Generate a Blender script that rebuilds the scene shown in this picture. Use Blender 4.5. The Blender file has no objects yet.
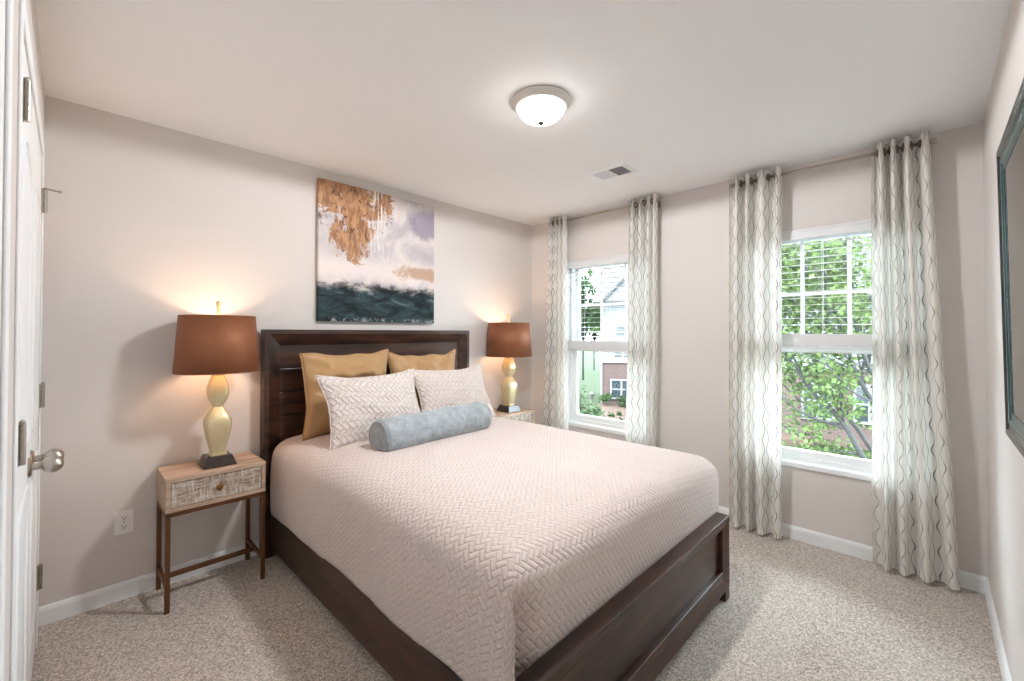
import bpy, math, random
import numpy as np
from mathutils import Vector, Matrix, noise as mnoise

random.seed(7)
PI = math.pi
sc = bpy.context.scene
COL = sc.collection

# ------------------------------------------------------------------ camera
CAM = Vector((-3.30673, -2.93365, 1.33978))
R_ = Vector((0.69770804, -0.71638178, 0.00079187))
U_ = Vector((-0.0089182, -0.00758043, 0.9999315))
F_ = Vector((0.71632671, 0.69766731, 0.01167776))
FPX, CY = 431.088, 327.917
cd = bpy.data.cameras.new('camera')
cam = bpy.data.objects.new('camera', cd)
COL.objects.link(cam)
m = Matrix((R_, U_, -F_)).transposed().to_4x4()
m.translation = CAM
cam.matrix_world = m
cd.sensor_width = 36
cd.lens = FPX * 36 / 1024
cd.shift_y = (CY - 340.5) / 1024
cd.clip_start = 0.01
cd.clip_end = 300
sc.camera = cam

# ------------------------------------------------------------------ world, sun, exposure
w = bpy.data.worlds.new('World')
sc.world = w
w.use_nodes = True
bg = w.node_tree.nodes['Background']
bg.inputs['Color'].default_value = (0.78, 0.90, 1.0, 1)
bg.inputs['Strength'].default_value = 17.0
sd = bpy.data.lights.new('sun', 'SUN')
sd.energy = 9.0
sd.angle = math.radians(3)
sd.color = (1.0, 0.95, 0.86)
sun = bpy.data.objects.new('sun', sd)
COL.objects.link(sun)
sun.rotation_euler = Vector((0.62, 0.22, -0.75)).to_track_quat('-Z', 'Y').to_euler()
sun.location = (-4, -2, 12)
CEILING_LAMP = 66.0      # watts of the ceiling light's downward lamp
TABLE_LAMP = 3.3        # watts of each bedside bulb
sc.view_settings.view_transform = 'Standard'
sc.view_settings.look = 'None'
sc.view_settings.gamma = 1
sc.view_settings.use_curve_mapping = False
sc.view_settings.exposure = 0.55

# ------------------------------------------------------------------ room size
H = 2.44
XD, YC = -3.395, -3.131         # closet wall plane, right wall plane (headboard wall y=0, window wall x=0)


def at(px, py, depth):
    """point seen at a pixel of the photograph, at a real distance along the view axis"""
    return CAM + (F_ + R_ * ((px - 512) / FPX) - U_ * ((py - CY) / FPX)) * depth


# ------------------------------------------------------------------ node helpers
def srgb(r, g, b, a=1):
    f = lambda c: (c / 255 / 12.92) if c / 255 <= 0.04045 else ((c / 255 + 0.055) / 1.055) ** 2.4
    return (f(r), f(g), f(b), a)


class NT:
    def __init__(self, name):
        self.mat = bpy.data.materials.new(name)
        self.mat.use_nodes = True
        self.t = self.mat.node_tree
        self.t.nodes.clear()
        self.out = self.t.nodes.new('ShaderNodeOutputMaterial')

    def n(self, typ, **kw):
        nd = self.t.nodes.new(typ)
        for k, v in kw.items():
            setattr(nd, k, v)
        return nd

    def put(self, sock, v):
        if hasattr(v, 'is_linked') or isinstance(v, bpy.types.NodeSocket):
            self.t.links.new(v, sock)
        elif v is not None:
            sock.default_value = v

    def m(self, op, a, b=None, c=None, clamp=False):
        nd = self.n('ShaderNodeMath', operation=op)
        nd.use_clamp = clamp
        self.put(nd.inputs[0], a)
        if b is not None: self.put(nd.inputs[1], b)
        if c is not None: self.put(nd.inputs[2], c)
        return nd.outputs[0]

    def step(self, x, lo, hi):
        nd = self.n('ShaderNodeMapRange', interpolation_type='SMOOTHSTEP')
        self.put(nd.inputs[0], x); nd.inputs[1].default_value = lo; nd.inputs[2].default_value = hi
        return nd.outputs[0]

    def mix(self, f, a, b):
        nd = self.n('ShaderNodeMix', data_type='RGBA')
        self.put(nd.inputs[0], f); self.put(nd.inputs[6], a); self.put(nd.inputs[7], b)
        return nd.outputs[2]

    def coord(self, which='Object', scale=(1, 1, 1), rot=(0, 0, 0)):
        tc = self.n('ShaderNodeTexCoord')
        mp = self.n('ShaderNodeMapping')
        mp.inputs['Scale'].default_value = scale
        mp.inputs['Rotation'].default_value = rot
        self.t.links.new(tc.outputs[which], mp.inputs[0])
        return mp.outputs[0]

    def noise(self, vec, scale, detail=3, rough=0.5, dist=0.0):
        nd = self.n('ShaderNodeTexNoise')
        self.put(nd.inputs['Vector'], vec)
        nd.inputs['Scale'].default_value = scale
        nd.inputs['Detail'].default_value = detail
        nd.inputs['Roughness'].default_value = rough
        nd.inputs['Distortion'].default_value = dist
        return nd.outputs[0]

    def sep(self, vec):
        nd = self.n('ShaderNodeSeparateXYZ')
        self.put(nd.inputs[0], vec)
        return nd.outputs

    def comb(self, x, y, z=0.0):
        nd = self.n('ShaderNodeCombineXYZ')
        self.put(nd.inputs[0], x); self.put(nd.inputs[1], y); self.put(nd.inputs[2], z)
        return nd.outputs[0]

    def bump(self, h, strength=0.5, dist=0.01):
        nd = self.n('ShaderNodeBump')
        nd.inputs['Strength'].default_value = strength
        nd.inputs['Distance'].default_value = dist
        self.put(nd.inputs['Height'], h)
        return nd.outputs[0]

    def pbsdf(self, color, rough=0.5, metal=0.0, normal=None, spec=0.5, sheen=0.0, coat=0.0):
        nd = self.n('ShaderNodeBsdfPrincipled')
        self.put(nd.inputs['Base Color'], color)
        self.put(nd.inputs['Roughness'], rough)
        nd.inputs['Metallic'].default_value = metal
        nd.inputs['Specular IOR Level'].default_value = spec
        nd.inputs['Sheen Weight'].default_value = sheen
        nd.inputs['Coat Weight'].default_value = coat
        if normal is not None: self.put(nd.inputs['Normal'], normal)
        return nd.outputs[0]

    def done(self, shader):
        self.t.links.new(shader, self.out.inputs[0])
        return self.mat


MAT = {}


def plain(name, col, rough=0.5, metal=0.0, spec=0.5, vary=0.0, scale=6, sheen=0.0, bump=0.0, bscale=40):
    n = NT(name)
    c = col
    nrm = None
    if vary:
        f = n.noise(n.coord(), scale)
        k1 = tuple(min(1, x * (1 + vary)) for x in col[:3]) + (1,)
        k0 = tuple(x * (1 - vary) for x in col[:3]) + (1,)
        c = n.mix(f, k0, k1)
    if bump:
        nrm = n.bump(n.noise(n.coord(), bscale), bump, 0.004)
    MAT[name] = n.done(n.pbsdf(c, rough, metal, nrm, spec, sheen))
    return MAT[name]


plain('wall_paint', srgb(221, 214, 209), 0.75, spec=0.2, bump=0.03, bscale=180)
plain('ceiling_paint', srgb(245, 244, 244), 0.85, spec=0.2, bump=0.08, bscale=140)
plain('white_trim', srgb(242, 243, 243), 0.6, spec=0.2, vary=0.01)
plain('vinyl', srgb(240, 241, 241), 0.4, spec=0.4, vary=0.01)
plain('blind_white', srgb(226, 226, 226), 0.4, vary=0.03)
plain('nickel', (0.50, 0.46, 0.41, 1), 0.28, 1.0, vary=0.05, scale=20)
plain('dull_nickel', (0.44, 0.40, 0.35, 1), 0.4, 1.0, vary=0.06, scale=30)
plain('ring_nickel', (0.72, 0.68, 0.64, 1), 0.5, 0.35, vary=0.04, scale=30)
plain('finial_grey', (0.06, 0.057, 0.055, 1), 0.7, vary=0.05)
plain('rod_metal', (0.45, 0.40, 0.35, 1), 0.3, 1.0, vary=0.05, scale=20)
plain('grommet_bronze', (0.16, 0.13, 0.11, 1), 0.35, 1.0, vary=0.05, scale=20)
plain('bronze_leg', srgb(112, 76, 48), 0.42, 0.55, vary=0.12, scale=14)
plain('brass_knob', srgb(150, 105, 62), 0.35, 0.9, vary=0.08, scale=30)
plain('black_gloss', (0.012, 0.016, 0.018, 1), 0.12, spec=0.6, vary=0.2, scale=9)
plain('teal_sheen', (0.06, 0.13, 0.14, 1), 0.18, 0.7, spec=0.6, vary=0.15, scale=9)  # inner mirror frame step, reflected window light put into its colour as teal
plain('dark_plinth', srgb(52, 38, 34), 0.25, vary=0.15, scale=20)
plain('slot_dark', (0.03, 0.028, 0.026, 1), 0.6, vary=0.1)
plain('vent_shaded', srgb(120, 120, 126), 0.6, vary=0.1, scale=30)
plain('vent_lit', srgb(232, 234, 240), 0.5, vary=0.04, scale=30)
plain('plastic_white', srgb(244, 240, 236), 0.35, vary=0.02)
plain('mattress_ticking', srgb(200, 190, 170), 0.8, vary=0.05)
plain('canvas_edge', srgb(190, 150, 118), 0.8, vary=0.2, scale=30)
plain('trunk_bark', (0.013, 0.0125, 0.0125, 1), 0.85, vary=0.35, scale=9, bump=0.4, bscale=25)
plain('grass', (0.015, 0.023, 0.0075, 1), 0.9, vary=0.35, scale=1.2, spec=0.1)
plain('mulch', (0.05, 0.033, 0.027, 1), 0.95, vary=0.35, scale=5, spec=0.1)
plain('concrete', (0.07, 0.07, 0.07, 1), 0.85, vary=0.1, scale=3)
plain('siding', (0.05, 0.052, 0.056, 1), 0.6, vary=0.04)
plain('roof_shingle', (0.022, 0.022, 0.025, 1), 0.9, vary=0.25, scale=5)
plain('house_trim', (0.075, 0.075, 0.075, 1), 0.5, vary=0.03)
plain('house_door', (0.012, 0.017, 0.03, 1), 0.4, vary=0.1)
plain('house_glass', (0.015, 0.02, 0.024, 1), 0.1, spec=0.25, vary=0.3, scale=2)
plain('iron', (0.02, 0.02, 0.022, 1), 0.5, vary=0.1)


def mk_translucent(name, col, amt, pattern=None, vary=0.0, rough=0.8):
    n = NT(name)
    c = col
    if vary:
        c = n.mix(n.step(n.noise(n.coord(), 7.0), 0.3, 0.7), tuple(x * (1 - vary) for x in col[:3]) + (1,), tuple(x * (1 + vary) for x in col[:3]) + (1,))
    if pattern: c = pattern(n)
    d = n.n('ShaderNodeBsdfDiffuse'); n.put(d.inputs[0], c)
    t = n.n('ShaderNodeBsdfTranslucent'); n.put(t.inputs[0], c)
    x = n.n('ShaderNodeMixShader'); x.inputs[0].default_value = amt
    n.t.links.new(d.outputs[0], x.inputs[1]); n.t.links.new(t.outputs[0], x.inputs[2])
    MAT[name] = n.done(x.outputs[0])


mk_translucent('leaf_bright', (0.062, 0.088, 0.034, 1), 0.45, vary=0.6)
mk_translucent('leaf_mid', (0.026, 0.045, 0.020, 1), 0.4, vary=0.4)
mk_translucent('leaf_pale', (0.046, 0.066, 0.036, 1), 0.4, vary=0.3)


def curtain_pattern(n):
    uv = n.sep(n.coord('UV'))
    u, v = uv[0], uv[1]
    s = n.m('SINE', n.m('MULTIPLY', v, 2 * PI / 0.135))
    cols = []
    W = 0.088
    f = None
    for off, sg in ((0.0, 1), (0.5, -1)):
        x = n.m('ADD', n.m('DIVIDE', u, W), n.m('MULTIPLY_ADD', s, 0.125 * sg, off))
        d = n.m('ABSOLUTE', n.m('SUBTRACT', n.m('FRACT', x), 0.5))
        line = n.m('SUBTRACT', 1.0, n.step(d, 0.016, 0.036))
        f = line if f is None else n.m('MAXIMUM', f, line)
    tone = n.noise(n.comb(n.m('MULTIPLY', u, 9.0), 0.0), 1.0, 1)
    dark = n.mix(n.step(tone, 0.4, 0.6), srgb(186, 178, 166), srgb(110, 102, 98))
    weave = n.noise(n.coord('UV', (300, 300, 1)), 1.0, 1)
    base = n.mix(weave, srgb(240, 237, 231), srgb(249, 247, 243))
    return n.mix(f, base, dark)


mk_translucent('curtain_fabric', None, 0.28, pattern=curtain_pattern)


def quilt_height(n, w):
    """herringbone of 2:1 blocks (block width w), 1 on a pad and 0 on its stitching"""
    uv = n.sep(n.coord('UV', (1 / w, 1 / w, 1), (0, 0, PI / 4 + 0.12)))
    p, q = uv[0], uv[1]
    fx, fy = n.m('FRACT', p), n.m('FRACT', q)
    k = n.m('FLOORED_MODULO', n.m('SUBTRACT', n.m('FLOOR', p), n.m('FLOOR', q)), 4.0)
    gx, gy = n.m('SUBTRACT', 1.0, fx), n.m('SUBTRACT', 1.0, fy)
    e = None
    for i, d in enumerate((fx, gx, gy, fy)):
        t = n.m('MULTIPLY', n.m('COMPARE', k, float(i), 0.3), d)
        e = t if e is None else n.m('ADD', e, t)
    hor = n.m('LESS_THAN', k, 1.5)
    sy, sx = n.m('MINIMUM', fy, gy), n.m('MINIMUM', fx, gx)
    side = n.m('ADD', n.m('MULTIPLY', hor, sy), n.m('MULTIPLY', n.m('SUBTRACT', 1.0, hor), sx))
    return n.step(n.m('MINIMUM', e, side), 0.0, 0.30)


def mk_quilt(name, col, w, dist):
    n = NT(name)
    h = quilt_height(n, w)
    h2 = n.m('ADD', h, n.m('MULTIPLY', n.noise(n.coord('UV'), 45, 2), 0.5))
    MAT[name] = n.done(n.pbsdf(col, 0.8, 0, n.bump(h2, 0.9, dist), 0.2, sheen=0.15))


mk_quilt('quilt_fabric', srgb(219, 203, 196), 0.0195, 0.0042)
mk_quilt('sham_fabric', srgb(228, 215, 208), 0.027, 0.0065)

n = NT('gold_fabric')
f1 = n.noise(n.coord('Object', (1, 1, 1)), 3.5, 2)
MAT['gold_fabric'] = n.done(n.pbsdf(n.mix(f1, srgb(168, 126, 80), srgb(198, 160, 110)), 0.45, 0, n.bump(n.noise(n.coord(), 9, 2, 0.5, 0.6), 0.35, 0.03), 0.4, sheen=0.3))
n = NT('grey_velvet')
f1 = n.noise(n.coord('Object', (2.2, 2.5, 2.5)), 9, 5, 0.7, 0.3)
MAT['grey_velvet'] = n.done(n.pbsdf(n.mix(n.step(f1, 0.3, 0.7), srgb(134, 142, 146), srgb(164, 171, 174)), 0.7, 0, n.bump(n.noise(n.coord('Object', (0.6, 1.6, 1.6)), 9, 3, 0.6, 0.8), 0.35, 0.03), 0.2, sheen=0.5))

# carpet: beige tufts, paler and darker at random
n = NT('carpet')
c0 = n.coord()
vo = n.n('ShaderNodeTexVoronoi'); n.put(vo.inputs['Vector'], c0); vo.inputs['Scale'].default_value = 190
f1 = n.m('ADD', n.m('MULTIPLY', n.sep(vo.outputs['Color'])[0], 0.7), n.m('MULTIPLY', n.noise(c0, 60, 3, 0.7), 0.3))
f2 = n.noise(c0, 2.2, 2)
colr = n.mix(n.step(f1, 0.1, 0.9), srgb(152, 138, 126), srgb(234, 222, 211))
colr = n.mix(n.m('MULTIPLY', n.step(f2, 0.35, 0.7), 0.16), colr, srgb(232, 224, 215))
MAT['carpet'] = n.done(n.pbsdf(colr, 0.95, 0, n.bump(n.noise(c0, 150, 3, 0.8), 0.7, 0.010), 0.1, sheen=0.2))


def mk_wood(name, c0, c1, axis_scale, rough=0.35, bump=0.25, coat=0.0, spec=0.5):
    n = NT(name)
    co = n.coord('Object', axis_scale)
    f = n.noise(co, 7, 5, 0.62, 0.5)
    g = n.noise(co, 38, 3, 0.6)
    c = n.mix(n.step(f, 0.32, 0.7), c0, c1)
    h = n.m('ADD', n.m('MULTIPLY', f, 0.6), n.m('MULTIPLY', g, 0.5))
    MAT[name] = n.done(n.pbsdf(c, n.m('MULTIPLY_ADD', g, 0.2, rough - 0.1), 0, n.bump(h, bump, 0.006), spec, coat=coat))


mk_wood('espresso_x', srgb(34, 21, 16), srgb(80, 50, 37), (0.35, 2.2, 2.2), 0.36, 0.15, spec=0.5)
mk_wood('espresso_y', srgb(36, 22, 16), srgb(84, 51, 36), (2.2, 0.35, 2.2), 0.36, 0.15, spec=0.5)
mk_wood('espresso_z', srgb(34, 21, 16), srgb(80, 50, 37), (2.2, 2.2, 0.35), 0.36, 0.15, spec=0.5)
mk_wood('mango_wood', srgb(164, 136, 114), srgb(208, 184, 162), (0.5, 4, 4), 0.6, 0.2, spec=0.3)
n = NT('whitewashed_wood')
co = n.coord('Object', (1, 1, 1))
hx = n.noise(n.coord('Object', (70, 1, 7)), 2, 4, 0.75)
hz = n.noise(n.coord('Object', (7, 1, 70)), 2, 4, 0.75)
pt = n.noise(co, 7, 3, 0.6)
f = n.m('ADD', n.m('MULTIPLY', n.m('MAXIMUM', hx, hz), 0.65), n.m('MULTIPLY', pt, 0.45))
MAT['whitewashed_wood'] = n.done(n.pbsdf(n.mix(n.step(f, 0.46, 0.72), srgb(132, 104, 82), srgb(230, 220, 208)), 0.65, 0, n.bump(f, 0.4, 0.004), 0.25))

n = NT('pale_gold')
f = n.noise(n.coord('Object', (3, 3, 1)), 10, 3)
MAT['pale_gold'] = n.done(n.pbsdf(n.mix(f, srgb(204, 188, 144), srgb(226, 213, 174)), 0.36, 0.4, n.bump(f, 0.06, 0.004)))
n = NT('bronze_shade')
f = n.noise(n.coord('Object', (40, 40, 2)), 4, 2)
MAT['bronze_shade'] = n.done(n.pbsdf(n.mix(f, srgb(140, 86, 56), srgb(152, 96, 64)), 0.58, 0.35, None, 0.5))
plain('shade_lining', srgb(225, 190, 150), 0.6, vary=0.03)


def mk_emit(name, col, s):
    n = NT(name)
    e = n.n('ShaderNodeEmission')
    e.inputs[0].default_value = col; e.inputs[1].default_value = s
    MAT[name] = n.done(e.outputs[0])


mk_emit('glowing_bowl', (1.0, 0.97, 0.93, 1), 11.0)
mk_emit('glowing_bulb', (1.0, 0.80, 0.58, 1), 12)

n = NT('window_glass')
fr = n.n('ShaderNodeFresnel'); fr.inputs[0].default_value = 1.25
tr = n.n('ShaderNodeBsdfTransparent'); tr.inputs[0].default_value = (0.96, 0.98, 0.97, 1)
gl = n.n('ShaderNodeBsdfGlossy'); gl.inputs['Roughness'].default_value = 0.02
x = n.n('ShaderNodeMixShader')
n.t.links.new(fr.outputs[0], x.inputs[0]); n.t.links.new(tr.outputs[0], x.inputs[1]); n.t.links.new(gl.outputs[0], x.inputs[2])
MAT['window_glass'] = n.done(x.outputs[0])
n = NT('mirror_glass')
f = n.noise(n.coord(), 3)
MAT['mirror_glass'] = n.done(n.pbsdf(n.mix(f, (0.70, 0.74, 0.72, 1), (0.74, 0.77, 0.75, 1)), 0.02, 1.0))

n = NT('house_brick')
co = n.sep(n.coord())
bt = n.n('ShaderNodeTexBrick')
n.put(bt.inputs['Vector'], n.comb(n.m('ADD', co[0], co[1]), co[2]))
bt.inputs['Color1'].default_value = (0.050, 0.026, 0.023, 1)
bt.inputs['Color2'].default_value = (0.036, 0.020, 0.019, 1)
bt.inputs['Mortar'].default_value = (0.058, 0.052, 0.05, 1)
bt.inputs['Scale'].default_value = 1.0
bt.inputs['Mortar Size'].default_value = 0.012
bt.inputs['Brick Width'].default_value = 0.22
bt.inputs['Row Height'].default_value = 0.075
MAT['house_brick'] = n.done(n.pbsdf(bt.outputs[0], 0.9, spec=0.1))


# abstract painting, laid out on the canvas' own UV
def mk_painting():
    n = NT('abstract_paint')
    uvc = n.coord('UV')
    uv = n.sep(uvc)
    u, v = uv[0], uv[1]
    na = n.noise(uvc, 3.2, 6, 0.65, 0.6)
    nb = n.noise(uvc, 8.0, 5, 0.7, 0.8)
    nc = n.noise(n.coord('UV', (3, 1, 1)), 9.0, 5, 0.7, 0.3)
    nd_ = n.noise(n.coord('UV', (1, 2.6, 1), (0, 0, 0.1)), 5.0, 6, 0.7, 0.5)
    A = lambda a, b: n.m('ADD', a, b)
    S = lambda a, b: n.m('SUBTRACT', a, b)
    Mu = lambda a, b: n.m('MULTIPLY', a, b)
    base = n.mix(n.step(na, 0.35, 0.65), srgb(186, 180, 184), srgb(228, 218, 214))
    base = n.mix(Mu(n.step(nc, 0.5, 0.7), 0.5), base, srgb(206, 186, 172))
    # white horizon band
    band = n.m('SUBTRACT', 1.0, n.step(n.m('ABSOLUTE', S(A(v, Mu(S(na, 0.5), 0.2)), 0.38)), 0.02, 0.14))
    base = n.mix(Mu(band, 0.85), base, srgb(236, 224, 218))

    def ell(cx, cy, rx, ry, amp=0.9):
        dx = n.m('DIVIDE', S(u, cx), rx); dy = n.m('DIVIDE', S(v, cy), ry)
        d = n.m('SQRT', A(Mu(dx, dx), Mu(dy, dy)))
        return A(d, Mu(S(nb, 0.5), amp))
    lav = S(1.0, n.step(ell(0.95, 0.82, 0.26, 0.15, 0.9), 0.55, 1.05))
    base = n.mix(Mu(lav, 0.8), base, srgb(142, 132, 152))
    o2 = S(1.0, n.step(ell(0.92, 0.40, 0.32, 0.06, 2.4), 0.5, 1.2))
    base = n.mix(Mu(o2, 0.75), base, srgb(182, 138, 100))
    brk = n.noise(n.coord('UV', (1.6, 0.8, 1)), 5.5, 7, 0.72, 0.4)
    och = n.m('MAXIMUM', S(1.0, n.step(ell(0.24, 0.95, 0.40, 0.24, 1.5), 0.80, 0.92)),
              S(1.0, n.step(ell(0.25, 0.66, 0.20, 0.22, 2.0), 0.74, 0.92)))
    och = Mu(och, S(1.0, n.step(brk, 0.57, 0.62)))
    ochc = n.mix(n.step(nc, 0.36, 0.64), srgb(140, 90, 52), srgb(198, 148, 102))
    base = n.mix(Mu(och, 0.92), base, ochc)
    nk = n.noise(n.coord('UV', (1.4, 1, 1)), 11.0, 4, 0.7, 1.2)
    brn = Mu(S(1.0, n.step(ell(0.30, 0.80, 0.34, 0.24, 1.0), 0.7, 1.0)), n.step(nk, 0.55, 0.62))
    base = n.mix(Mu(brn, 0.85), base, srgb(72, 44, 34))
    drip = Mu(S(1.0, n.step(n.m('ABSOLUTE', S(u, 0.46)), 0.02, 0.09)), n.step(n.noise(n.coord('UV', (16, 1.2, 1)), 3, 2), 0.52, 0.6))
    base = n.mix(Mu(drip, n.step(v, 0.45, 0.6)), base, srgb(236, 228, 222))
    # sea
    e = A(v, Mu(S(nd_, 0.5), 0.16))
    dark = S(1.0, n.step(e, 0.225, 0.285))
    seac = n.mix(n.step(nd_, 0.35, 0.7), srgb(24, 31, 33), srgb(60, 84, 88))
    base = n.mix(dark, base, seac)
    edge = Mu(S(1.0, n.step(n.m('ABSOLUTE', S(e, 0.255)), 0.01, 0.05)), n.step(nb, 0.42, 0.6))
    base = n.mix(Mu(edge, 0.8), base, srgb(44, 40, 42))
    foam = Mu(dark, n.m('MAXIMUM', Mu(Mu(n.step(nd_, 0.56, 0.66), n.step(v, 0.08, 0.24)), 0.8), Mu(n.step(nk, 0.52, 0.60), S(1.0, n.step(v, 0.01, 0.04)))))
    base = n.mix(Mu(foam, 0.7), base, srgb(170, 176, 178))
    MAT['abstract_paint'] = n.done(n.pbsdf(base, 0.7, 0, n.bump(A(nb, nc), 0.3, 0.004), 0.25))


mk_painting()


# ------------------------------------------------------------------ mesh helpers
class MB:
    def __init__(self):
        self.v, self.f, self.uv = [], [], {}

    def add(self, vs, fs, uvs=None):
        o = len(self.v)
        self.v.extend([tuple(p) for p in vs])
        self.f.extend([tuple(i + o for i in q) for q in fs])
        if uvs is not None:
            for i, q in enumerate(uvs): self.uv[o + i] = q
        return self

    def box(self, x0, x1, y0, y1, z0, z1):
        vs = [(x, y, z) for x in (x0, x1) for y in (y0, y1) for z in (z0, z1)]
        return self.add(vs, [(0, 1, 3, 2), (4, 6, 7, 5), (0, 4, 5, 1), (2, 3, 7, 6), (0, 2, 6, 4), (1, 5, 7, 3)])

    def obox(self, c, ax, ay, az):
        """box at c with half-extent vectors"""
        c, ax, ay, az = map(Vector, (c, ax, ay, az))
        vs = [c + ax * i + ay * j + az * k for i in (-1, 1) for j in (-1, 1) for k in (-1, 1)]
        return self.add(vs, [(0, 1, 3, 2), (4, 6, 7, 5), (0, 4, 5, 1), (2, 3, 7, 6), (0, 2, 6, 4), (1, 5, 7, 3)])

    def rings(self, rings, cap=True, closed=True):
        n_ = len(rings[0]); vs = [p for r in rings for p in r]; fs = []
        for i in range(len(rings) - 1):
            for j in range(n_ if closed else n_ - 1):
                k = (j + 1) % n_
                fs.append((i * n_ + j, i * n_ + k, (i + 1) * n_ + k, (i + 1) * n_ + j))
        if cap:
            fs.append(tuple(range(n_))[::-1]); b = (len(rings) - 1) * n_
            fs.append(tuple(range(b, b + n_)))
        return self.add(vs, fs)

    def lathe(self, prof, c=(0, 0, 0), n_=32, axis='z', cap=True):
        c = Vector(c)
        rs = []
        for r, h in prof:
            ring = []
            for k in range(n_):
                a = 2 * PI * k / n_
                p = (r * math.cos(a), r * math.sin(a), h)
                if axis == 'x': p = (h, p[0], p[1])
                elif axis == 'y': p = (p[1], h, p[0])
                ring.append(c + Vector(p))
            rs.append(ring)
        return self.rings(rs, cap)

    def tube(self, pts, rad, n_=8, cap=True):
        pts = [Vector(p) for p in pts]
        if not hasattr(rad, '__len__'): rad = [rad] * len(pts)
        rs = []
        up = None
        for i, p in enumerate(pts):
            t = (pts[min(i + 1, len(pts) - 1)] - pts[max(i - 1, 0)]).normalized()
            if up is None: up = t.orthogonal().normalized()
            up = (up - t * up.dot(t)).normalized()
            b = t.cross(up)
            rs.append([p + (up * math.cos(2 * PI * k / n_) + b * math.sin(2 * PI * k / n_)) * rad[i] for k in range(n_)])
        return self.rings(rs, cap)

    def frame(self, x0, x1, z0, z1, prof, y=0.0, plane='xz'):
        """mitred rectangular frame; prof = [(inset, depth)], a closed cross section"""
        rs = []
        for o, d in prof:
            q = [(x0 + o, z0 + o), (x1 - o, z0 + o), (x1 - o, z1 - o), (x0 + o, z1 - o)]
            rs.append([(a, y + d, b) if plane == 'xz' else (y + d, a, b) for a, b in q])
        rs.append(rs[0])
        return self.rings(rs, cap=False)

    def build(self, name, mat, parent=None, smooth=False, bevel=0.0, seg=2, solid=0.0, sub=0, auto=None):
        me = bpy.data.meshes.new(name)
        me.from_pydata(self.v, [], self.f)
        me.validate()
        if self.uv:
            ul = me.uv_layers.new(name='UVMap')
            for l in me.loops:
                ul.data[l.index].uv = self.uv.get(l.vertex_index, (0, 0))
        import bmesh
        bm = bmesh.new(); bm.from_mesh(me)
        bmesh.ops.recalc_face_normals(bm, faces=bm.faces)
        bm.to_mesh(me); bm.free()
        me.materials.append(MAT[mat])
        if smooth:
            for p in me.polygons: p.use_smooth = True
        o = bpy.data.objects.new(name, me)
        COL.objects.link(o)
        if parent is not None: o.parent = parent
        if solid:
            s = o.modifiers.new('Solidify', 'SOLIDIFY'); s.thickness = solid; s.offset = 0
        if bevel:
            b = o.modifiers.new('Bevel', 'BEVEL'); b.width = bevel; b.segments = seg; b.limit_method = 'ANGLE'
            b.angle_limit = math.radians(40)
            if smooth is False:
                b.harden_normals = False
        if sub:
            s = o.modifiers.new('Subdivision', 'SUBSURF'); s.levels = sub; s.render_levels = sub
        if auto:
            for p in me.polygons: p.use_smooth = True
            es = o.modifiers.new('EdgeSplit', 'EDGE_SPLIT'); es.split_angle = math.radians(auto)
        return o


def tag(o, label=None, cat=None, group=None, kind=None):
    if label: o['label'] = label
    if cat: o['category'] = cat
    if group: o['group'] = group
    if kind: o['kind'] = kind
    return o


def thing(name, label, cat, loc=(0, 0, 0), rz=0.0, group=None, kind=None):
    o = bpy.data.objects.new(name, None)
    COL.objects.link(o)
    o.empty_display_size = 0.05
    o.location = loc
    o.rotation_euler = (0, 0, rz)
    return tag(o, label, cat, group, kind)


def copy_tree(o, parent=None):
    c = o.copy(); COL.objects.link(c)
    if parent is not None: c.parent = parent
    for ch in list(o.children): copy_tree(ch, c)
    return c


def struct(o, label=None, cat=None):
    return tag(o, label, cat, kind='structure')


def nz(x, y, z=0.0):
    return mnoise.noise(Vector((x, y, z)))


# ------------------------------------------------------------------ room shell
struct(MB().box(XD - 0.3, 0.15, YC - 0.15, 0.15, -0.15, 0).build('floor', 'carpet'), 'light beige cut pile carpet covering the whole bedroom floor', 'floor')
struct(MB().box(XD - 0.3, 0.15, YC - 0.15, 0.15, H, H + 0.2).build('ceiling', 'ceiling_paint'), 'smooth white ceiling over the bedroom', 'ceiling')
struct(MB().box(XD - 0.3, 0.15, 0, 0.15, 0, H).build('wall_headboard', 'wall_paint'), 'light greige wall behind the headboard and painting', 'wall')
struct(MB().box(XD - 0.3, 0.15, YC - 0.15, YC, 0, H).build('wall_right', 'wall_paint'), 'light greige wall at right holding the black framed mirror', 'wall')

WIN = [(-1.32, -0.44), (-2.88, -2.00)]       # y ranges of the two openings
WZ0, WZ1 = 0.50, 2.015
WT = 0.15


def panel_wall(name, xa, xb, ya, yb, holes, mat):
    b = MB()
    ys = ya
    for (h0, h1, z0, z1) in sorted(holes):
        if h0 > ys: b.box(xa, xb, ys, h0, 0, H)
        if z0 > 0: b.box(xa, xb, h0, h1, 0, z0)
        if z1 < H: b.box(xa, xb, h0, h1, z1, H)
        ys = h1
    if ys < yb: b.box(xa, xb, ys, yb, 0, H)
    return b.build(name, mat)


struct(panel_wall('wall_window', 0, WT, YC, 0, [(a, b, WZ0, WZ1) for a, b in WIN], 'wall_paint'), 'light greige wall with the two windows', 'wall')
# closet wall: a solid back layer and a front layer with the two door recesses
CL0, CL1 = -1.36, -0.205
EN0, EN1 = -2.50, -1.69
DH = 2.10
wl = panel_wall('wall_left', XD - 0.05, XD, YC, 0, [(CL0, CL1, 0, DH), (EN0, EN1, 0, DH)], 'wall_paint')
struct(wl, 'light greige wall at far left with the white doors', 'wall')
struct(MB().box(XD - 0.3, XD - 0.05, YC, 0, 0, H).build('wall_left_core', 'wall_paint', wl))

BBP = [(0, 0), (0.013, 0), (0.013, 0.066), (0.0095, 0.078), (0.004, 0.085), (0, 0.085)]     # baseboard section (out, up)


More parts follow.
